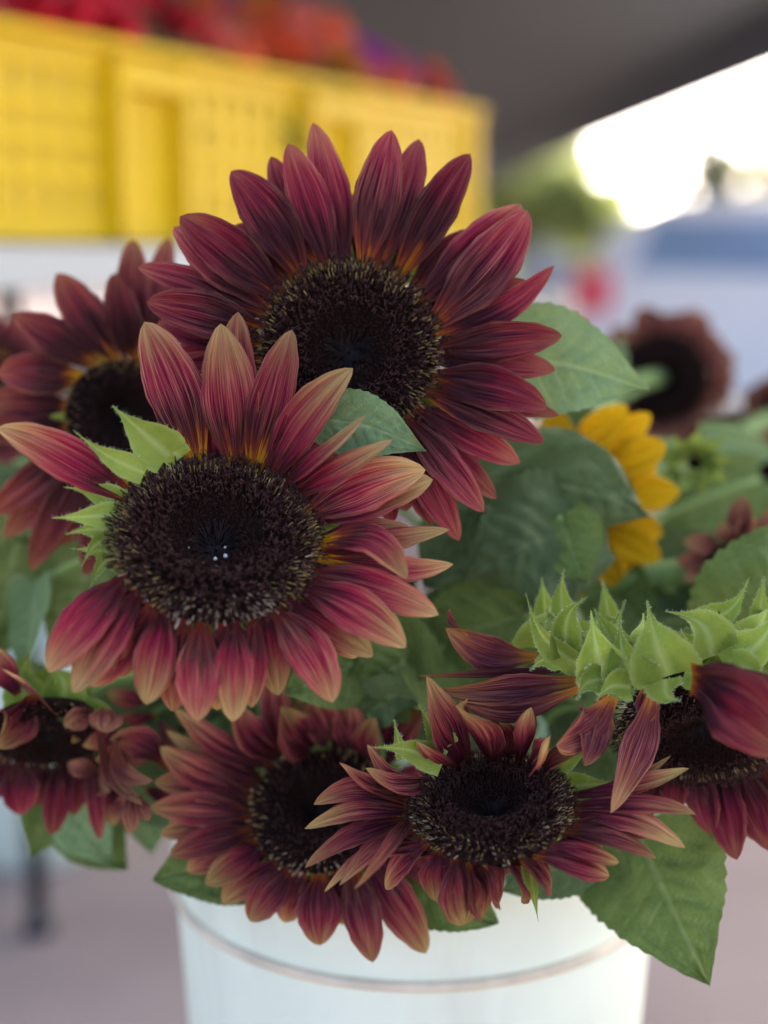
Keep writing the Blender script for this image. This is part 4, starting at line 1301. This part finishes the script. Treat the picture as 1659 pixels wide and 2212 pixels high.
for (sx, sy) in ((.0, 0), (LC - .10, 0), (.0, .50), (LC - .10, .50)):
    if (sx, sy) == (.0, 0):
        p = Vector((-.545, 2.04, 0))
    else:
        p = MC @ Vector((sx, sy, 0))
    bm = bmesh.new()
    bmesh.ops.create_cone(bm, segments=20, radius1=.0155, radius2=.0155, depth=ZT - .075, cap_ends=True, matrix=Matrix.Translation((p.x, p.y, (ZT - .055) / 2 + .012)))
    lg = bm_obj('leg', bm, BLACK, tb, smooth=True)
    bm = bmesh.new()
    bmesh.ops.create_cone(bm, segments=20, radius1=.026, radius2=.017, depth=.035, cap_ends=True, matrix=Matrix.Translation((p.x, p.y, .0185)))
    bm_obj('rubber_foot', bm, BLACK, lg, smooth=True)

cr = empty('crate', tuple(MC @ Vector((LC / 2, WC / 2, 0))), 'long yellow plastic crate full of cut flowers on the white table', 'crate')


def cbox(name, c, s, bevel=.003, mat=YELC, par=cr):
    bm = bmesh.new()
    add_box(bm, c, s, MC)
    return bm_obj(name, bm, mat, par, bevel=bevel)


cbox('floor_panel', (LC / 2, WC / 2, .006), (LC - .02, WC - .02, .010))
for nm, y, in (('front_panel', .006), ('back_panel', WC - .006)):
    # rails and a lattice of upright slots between them
    cbox(nm, (LC / 2, y, HC - .022), (LC - .004, .016, .040))
    cbox(nm, (LC / 2, y, .020), (LC - .004, .016, .036))
    for fz in (.34, .50, .66):
        cbox(nm, (LC / 2, y, HC * fz), (LC - .004, .0125, .020))
    cbox(nm, (LC / 2, y + .0045, HC / 2), (LC - .02, .004, HC - .03), bevel=0, mat=YELP)
    nb = 30
    for i in range(nb):
        x = (i + .5) / nb * (LC - .02) + .01
        cbox('slat', (x, y + .0005, HC / 2), (.0265, .010, HC - .075), bevel=.002)
for x in (.006, LC - .006):
    cbox('end_panel', (x, WC / 2, HC / 2), (.012, WC - .03, HC - .004))
for x in (.012, LC - .012):
    for y in (-.001, WC + .001):
        cbox('corner_post', (x, y, HC / 2), (.030, .022, HC + .002))
# boxed-out columns with an arched top, on the face we see
for s in (.31, .63):
    x = LC * s
    cbox('column', (x - .062, -.008, HC / 2 - .006), (.014, .030, HC - .02))
    cbox('column', (x + .062, -.008, HC / 2 - .006), (.014, .030, HC - .02))
    cbox('column', (x, -.008, HC - .040), (.112, .030, .030))
    cbox('column', (x, .008, HC * .44), (.112, .012, HC * .72))
cbox('top_rim', (LC / 2, -.006, HC - .004), (LC + .012, .030, .012))
cbox('top_rim', (LC / 2, WC + .006, HC - .004), (LC + .012, .030, .012))

# blooms
def bloom_mesh(name, mat, mat2, layers=5, r=.032, seed=0):
    rr_ = random.Random(seed)
    V, F = [], []
    for l in range(layers):
        f = l / (layers - 1)
        n = int(16 - 7 * f)
        for i in range(n):
            a = (i + .5 * (l % 2)) / n * 6.283 + rr_.uniform(-.1, .1)
            el = R(-8 + 70 * f)
            L = r * (1 - .45 * f) * rr_.uniform(.9, 1.1)
            d = Vector((math.cos(a) * math.cos(el), math.sin(a) * math.cos(el), math.sin(el)))
            s = Vector((-math.sin(a), math.cos(a), 0)) * L * .26
            up_ = Vector((0, 0, L * .10))
            b0 = len(V)
            o_ = Vector((0, 0, .004 + .010 * f))
            V += [o_ - s * .3, o_ + s * .3, o_ + d * L * .6 + s + up_, o_ + d * L * .6 - s + up_, o_ + d * L + s * .5, o_ + d * L - s * .5]
            F += [(b0, b0 + 1, b0 + 2, b0 + 3), (b0 + 3, b0 + 2, b0 + 4, b0 + 5)]
    b0 = len(V)
    me = bpy.data.meshes.new(name)
    me.from_pydata([tuple(v) for v in V], [], F)
    me.materials.append(mat)
    me.polygons.foreach_set('use_smooth', np.ones(len(me.polygons), dtype=bool))
    return me


BC = {
    'red': simple_mat('bloom_red', (.60, .012, .026), var=.35, scale=60), 'orange': simple_mat('bloom_orange', (.80, .15, .05), var=.3, scale=60),
    'purple': simple_mat('bloom_purple', (.46, .06, .36), var=.3, scale=60), 'amber': simple_mat('bloom_amber', (.66, .28, .02), var=.3, scale=60),
    'wine': simple_mat('bloom_wine', (.34, .014, .028), var=.35, scale=60), 'coral': simple_mat('bloom_coral', (.78, .18, .12), var=.3, scale=60),
}
BM = {k: bloom_mesh('bloom', v, None, seed=i) for i, (k, v) in enumerate(BC.items())}
sv, sf = tube([Vector((0, 0, 0)), Vector((.004, 0, -.10)), Vector((0, .004, -.20))], .0022, 6)
STEM_ME = bpy.data.meshes.new('stem')
STEM_ME.from_pydata([tuple(v) for v in sv], [], sf)
STEM_ME.materials.append(STEM)
lv, lf = [], []
for (a, z_) in ((.3, 0.0),):
    d = Vector((math.cos(a), math.sin(a), .35))
    s = Vector((-math.sin(a), math.cos(a), 0)) * .012
    o_ = Vector((0, 0, z_))
    b0 = len(lv)
    lv += [o_, o_ + d * .028 + s, o_ + d * .06, o_ + d * .028 - s]
    lf += [(b0, b0 + 1, b0 + 2, b0 + 3)]
LEAF_ME = bpy.data.meshes.new('leaf')
LEAF_ME.from_pydata([tuple(v) for v in lv], [], lf)
LEAF_ME.materials.append(L_MID)
BL = {'red': 'bright red', 'orange': 'orange', 'purple': 'purple', 'amber': 'amber yellow', 'wine': 'dark wine-red', 'coral': 'coral pink'}
ROWS = ('spilling over the front rim', 'in the middle row', 'in the tallest back row')


def bloom(kind, x, y, z_, sc_, row):
    p = MC @ Vector((x, y, HC + z_))
    third = ('the left end', 'the middle left', 'the middle right', 'the right end')[min(3, int(x / LC * 4))]
    o = empty('cut_flower', p, BL[kind] + ' double bloom ' + ROWS[row] + ' near ' + third + ' of the crate', 'flower', kind + ' blooms in the crate')
    r_ = random.Random(int(x * 1e4) + int(y * 1e3))
    o.rotation_euler = (r_.uniform(-.1, .75), r_.uniform(-.4, .4), r_.uniform(0, .6))
    o.scale = (sc_, sc_, sc_)
    for nm, me, dz, rz in (('petals', BM[kind], 0, 0), ('stem', STEM_ME, 0, 0), ('leaf', LEAF_ME, -.05, 0), ('leaf', LEAF_ME, -.08, 2.2), ('leaf', LEAF_ME, -.11, 4.2)):
        c = bpy.data.objects.new(nm, me)
        col.objects.link(c)
        c.parent = o
        c.location = (0, 0, dz)
        c.rotation_euler = (0, 0, rz)


rb = random.Random(21)
for row, (y, z_) in enumerate(((.035, .024), (.10, .075), (.18, .125))):
    n = 21
    for i in range(n):
        f = (i + .5 + .35 * (row % 2)) / n
        if f > .99: continue
        x = f * (LC - .06) + .03
        if f < .50: kind = rb.choice(['red', 'red', 'wine', 'red', 'wine', 'coral'])
        elif f < .84: kind = rb.choice(['orange', 'orange', 'coral', 'orange', 'amber', 'coral'] if row < 2 else ['amber', 'orange', 'purple', 'coral'])
        else: kind = rb.choice(['purple', 'orange', 'purple', 'coral'])
        drop = -.05 * max(0, (f - .82) / .18) if row > 0 else 0
        bloom(kind, x + rb.uniform(-.012, .012), y + rb.uniform(-.012, .012), z_ + rb.uniform(-.012, .02) + drop, rb.uniform(.9, 1.35), row)

# ------------------------------------------------------------------ market roof on the right and behind
ROOFM = simple_mat('grey_roof_cloth', (.078, .079, .084), rough=.8, var=.06, scale=1.2)
FASC = simple_mat('dark_blue_grey_fascia', (.020, .026, .044), rough=.6, var=.12, scale=2)
POSTM = simple_mat('grey_steel_post', (.30, .31, .33), rough=.5, var=.1, metallic=.3)
mr = empty('market_roof', (-2, 14, 0), 'grey market roof with a dark blue-grey edge beam over the stall', 'roof')
E1, E2 = Vector((2.50, 8.6)), Vector((1.72, 23.4))
V, F = [], []
nx, ny = 10, 14
for j in range(ny + 1):
    for i in range(nx + 1):
        f, g = i / nx, j / ny
        y = 2.2 + (27.0 - 2.2) * g
        xe = E1.x + (E2.x - E1.x) * (y - E1.y) / (E2.y - E1.y)
        x = xe - f * 8.5
        V.append((x, y, 2.62 + .55 * math.sin(f * math.pi) - .03 * math.sin(g * math.pi * 6) * math.sin(f * 3.14)))
for j in range(ny):
    for i in range(nx):
        a = j * (nx + 1) + i
        F.append((a, a + 1, a + nx + 2, a + nx + 1))
mesh_obj('roof_cloth', V, F, ROOFM, mr)
for side in (0, 1):
    bm = bmesh.new()
    y0, y1 = 2.2, 27.0
    off = -8.5 * side
    x0 = E1.x + (E2.x - E1.x) * (y0 - E1.y) / (E2.y - E1.y) + off
    x1 = E1.x + (E2.x - E1.x) * (y1 - E1.y) / (E2.y - E1.y) + off
    L_ = math.hypot(x1 - x0, y1 - y0)
    an = math.atan2(y1 - y0, x1 - x0)
    Mx = Matrix.Translation(((x0 + x1) / 2, (y0 + y1) / 2, 2.44)) @ Matrix.Rotation(an, 4, 'Z')
    add_box(bm, (0, 0, 0), (L_, .08, .42), Mx)
    bm_obj('edge_beam', bm, FASC, mr, bevel=.01)
for y in (26.8,):
    for x in (1.5, -2.3, -6.5):
        bm = bmesh.new()
        add_box(bm, (x - .02, y, 1.12), (.12, .12, 2.23))
        bm_obj('post', bm, POSTM, mr, bevel=.01)
for x in (-5.7,):
    bm = bmesh.new()
    add_box(bm, (x, 8, 1.12), (.12, .12, 2.23))
    bm_obj('post', bm, POSTM, mr, bevel=.01)

# ------------------------------------------------------------------ parked car
CARP = simple_mat('pale_blue_car_paint', (.85, .85, .80), rough=.5, var=.03, spec=.2)
GLASS = simple_mat('tinted_car_glass', (.25, .35, .47), rough=.3, var=.1, spec=.3)
TYRE = simple_mat('tyre_rubber', (.02, .02, .02), rough=.8)
RIMM = simple_mat('alloy_rim', (.55, .56, .58), rough=.3, metallic=.9)
REDL = simple_mat('red_tail_light', (.85, .07, .10), rough=.3, var=.1, spec=.3)
BUMP = simple_mat('car_trim_dark', (.03, .032, .035), rough=.5)
cx, cy = 1.16, 8.0
car = empty('parked_car', (cx + 2.1, cy + .85, 0), 'pale blue parked hatchback with a red tail light, blurred at the right', 'car')
rotc = Matrix.Translation((cx, cy, 0)) @ Matrix.Diagonal((1, 1, .95, 1)) @ Matrix.Rotation(R(-7), 4, 'Z')


def extr(name, prof, y0, y1, mat, par, inset=0.0, bevel=.03, top_in=0.0):
    """side profile (x, z) extruded across the car; the upper points lean inwards"""
    bm = bmesh.new()
    zs = [p[1] for p in prof]
    zmin, zmax = min(zs), max(zs)
    lo, hi = [], []
    for (x, z_) in prof:
        k = top_in * (z_ - zmin) / (zmax - zmin)
        lo.append(bm.verts.new(rotc @ Vector((x, y0 + k, z_))))
        hi.append(bm.verts.new(rotc @ Vector((x, y1 - k, z_))))
    n = len(prof)
    bm.faces.new(lo)
    bm.faces.new(hi[::-1])
    for i in range(n):
        bm.faces.new((lo[i], hi[i], hi[(i + 1) % n], lo[(i + 1) % n]))
    bmesh.ops.recalc_face_normals(bm, faces=bm.faces[:])
    return bm_obj(name, bm, mat, par, bevel=bevel, seg=3, smooth=False)


extr('body', [(0.0, .34), (-.04, .62), (.03, .98), (.25, 1.02), (2.9, .98), (3.9, .86), (4.2, .66), (4.22, .34), (3.9, .24), (.3, .24)], 0, 1.74, CARP, car, bevel=.05, top_in=.05)
gh = extr('cabin', [(.05, .97), (.16, 1.30), (.45, 1.44), (1.2, 1.49), (2.2, 1.42), (3.02, .96)], .06, 1.68, CARP, car, bevel=.05, top_in=.16)
for (x0, x1, xt0, xt1) in ((.24, 1.16, .38, 1.18), (1.24, 2.02, 1.26, 1.98), (2.10, 2.72, 2.06, 2.22)):
    for s in (0, 1):
        bm = bmesh.new()
        q = []
        for (x, z_) in ((x0, 1.03), (x1, 1.00), (xt1, 1.33), (xt0, 1.34)):
            k = .06 + .16 * (z_ - .96) / .53
            y = k - .004 if s == 0 else 1.74 - k + .004
            q.append((x, y, z_))
        for dy in (-.006, .006):
            pass
        lo = [bm.verts.new(rotc @ Vector((x, y - .008, z_))) for x, y, z_ in q]
        hi = [bm.verts.new(rotc @ Vector((x, y + .012, z_))) for x, y, z_ in q]
        bm.faces.new(lo); bm.faces.new(hi[::-1])
        for i in range(4): bm.faces.new((lo[i], hi[i], hi[(i + 1) % 4], lo[(i + 1) % 4]))
        bm_obj('side_window', bm, GLASS, car)
bm = bmesh.new()
q = [(.058, .30, 1.02), (.058, 1.44, 1.02), (.150, 1.36, 1.29), (.150, .38, 1.29)]
lo = [bm.verts.new(rotc @ Vector((x - .012, y, z_))) for x, y, z_ in q]
hi = [bm.verts.new(rotc @ Vector((x + .02, y, z_))) for x, y, z_ in q]
bm.faces.new(lo); bm.faces.new(hi[::-1])
for i in range(4): bm.faces.new((lo[i], hi[i], hi[(i + 1) % 4], lo[(i + 1) % 4]))
bm_obj('rear_window', bm, GLASS, car)
for y in (.10, 1.64):
    bm = bmesh.new()
    add_box(bm, (.03, y, .90), (.20, .24, .27), rotc)
    bm_obj('tail_light', bm, REDL, car, bevel=.03)
bm = bmesh.new()
add_box(bm, (.0, .87, .42), (.16, 1.70, .16), rotc)
bm_obj('bumper', bm, BUMP, car, bevel=.03)
for x in (1.40, 3.55):
    for y in (.10, 1.64):
        Mw = rotc @ Matrix.Translation((x, y, .31)) @ Matrix.Rotation(R(90), 4, 'X')
        bm = bmesh.new()
        bmesh.ops.create_cone(bm, segments=32, radius1=.31, radius2=.31, depth=.21, cap_ends=True, matrix=Mw)
        wh = bm_obj('tyre', bm, TYRE, car, bevel=.02)
        bm = bmesh.new()
        bmesh.ops.create_cone(bm, segments=24, radius1=.20, radius2=.20, depth=.225, cap_ends=True, matrix=Mw)
        bm_obj('rim', bm, RIMM, wh, bevel=.01)

# ------------------------------------------------------------------ trees and wall far behind
BARK = simple_mat('tree_bark', (.10, .075, .055), rough=.9, var=.4, scale=12)
TL1 = leaf_mat('tree_leaf_light', (.30, .35, .10), (.44, .48, .20), (.4, .45, .2), translucent=.6)
TL2 = leaf_mat('tree_leaf_mid', (.28, .28, .16), (.40, .40, .26), (.3, .35, .2), translucent=.6)


def tree(label, x, y, hgt, cr_, mat, n=3500, seed=0, zc=None, leaf_s=.16, flat=.8, girth=.028):
    r_ = random.Random(seed)
    root = empty('tree', (x, y, 0), label, 'tree', 'trees beyond the car')
    V, F = [], []

    def limb(p, d, L, rad, lev):
        pts = [p]
        dd = d.copy()
        for i in range(5):
            dd = (dd + Vector((r_.uniform(-.2, .2), r_.uniform(-.2, .2), r_.uniform(-.05, .12)))).normalized()
            pts.append(pts[-1] + dd * L / 5)
        v, f = tube(pts, [rad * (1 - .13 * i) for i in range(6)], 7)
        b0 = len(V)
        V.extend(v)
        F.extend([tuple(b0 + q for q in ff) for ff in f])
        ends.append(pts[-1])
        if lev > 0:
            for k in range(3):
                a = r_.uniform(0, 6.28)
                limb(pts[3 if k else 5], (dd + Vector((math.cos(a), math.sin(a), .4)) * .8).normalized(), L * .65, rad * .5, lev - 1)
    ends = []
    limb(Vector((x, y, -.05)), Vector((0, 0, 1)), hgt * .5, hgt * girth, 2)
    mesh_obj('trunk', V, F, BARK, root)
    zc = zc or hgt * .62
    cl = [(Vector((x, y, zc)) + Vector((r_.gauss(0, .45), r_.gauss(0, .45), r_.gauss(0, .4) * flat)) * cr_, r_.uniform(.22, .42) * cr_) for _ in range(26)]
    LV, LF = [], []
    for i in range(n):
        c, q = cl[i % len(cl)]
        d = Vector((r_.gauss(0, 1), r_.gauss(0, 1), r_.gauss(0, 1))).normalized() * q * r_.uniform(.55, 1.05)
        p = c + d
        a = Vector((r_.gauss(0, 1), r_.gauss(0, 1), r_.gauss(0, .6))).normalized()
        b = a.cross(Vector((r_.gauss(0, 1), r_.gauss(0, 1), r_.gauss(0, 1)))).normalized()
        s = leaf_s * r_.uniform(.6, 1.3)
        b0 = len(LV)
        LV += [p - a * s, p + b * s * .5, p + a * s, p - b * s * .5]
        LF.append((b0, b0 + 1, b0 + 2, b0 + 3))
    o = mesh_obj('crown', LV, LF, mat, root, attr={'vein': np.zeros(len(LV))})
    o['kind'] = 'stuff'
    return root


tree('broad light green tree between the yellow crate and the car', 2.9, 26, 3.4, 1.25, TL1, 4200, 3, zc=1.95)
tree('low light green tree behind the roof of the pale blue car', 5.0, 30, 2.6, 1.0, TL1, 1600, 5, zc=1.35)
tree('sparse young tree at the right edge with bright sky showing through', 5.4, 21, 3.0, .85, TL2, 1500, 8, zc=2.0, leaf_s=.13, girth=.009)
tree('bushy tree half hidden by the tallest sunflower, left of the car', 1.2, 30, 3.8, 1.8, TL1, 4200, 11, zc=1.9)
tree('tree far behind the crate at the left', -6, 38, 6.5, 3.0, TL2, 4200, 14, zc=3.6)

WALLM = simple_mat('grey_block_wall', (.36, .345, .33), rough=.85, var=.12, scale=3)
wl = empty('boundary_wall', (0, 42, 0), 'low grey block wall across the far end of the square', 'wall')
for i in range(24):
    bm = bmesh.new()
    add_box(bm, (-24 + i * 2.02 + 1, 42, 1.05), (2.0, .2, 2.1))
    bm_obj('panel', bm, WALLM, wl, bevel=.02)
bm = bmesh.new()
add_box(bm, (.2, 42, 2.15), (48.6, .3, .09))
bm_obj('coping', bm, WALLM, wl, bevel=.01)
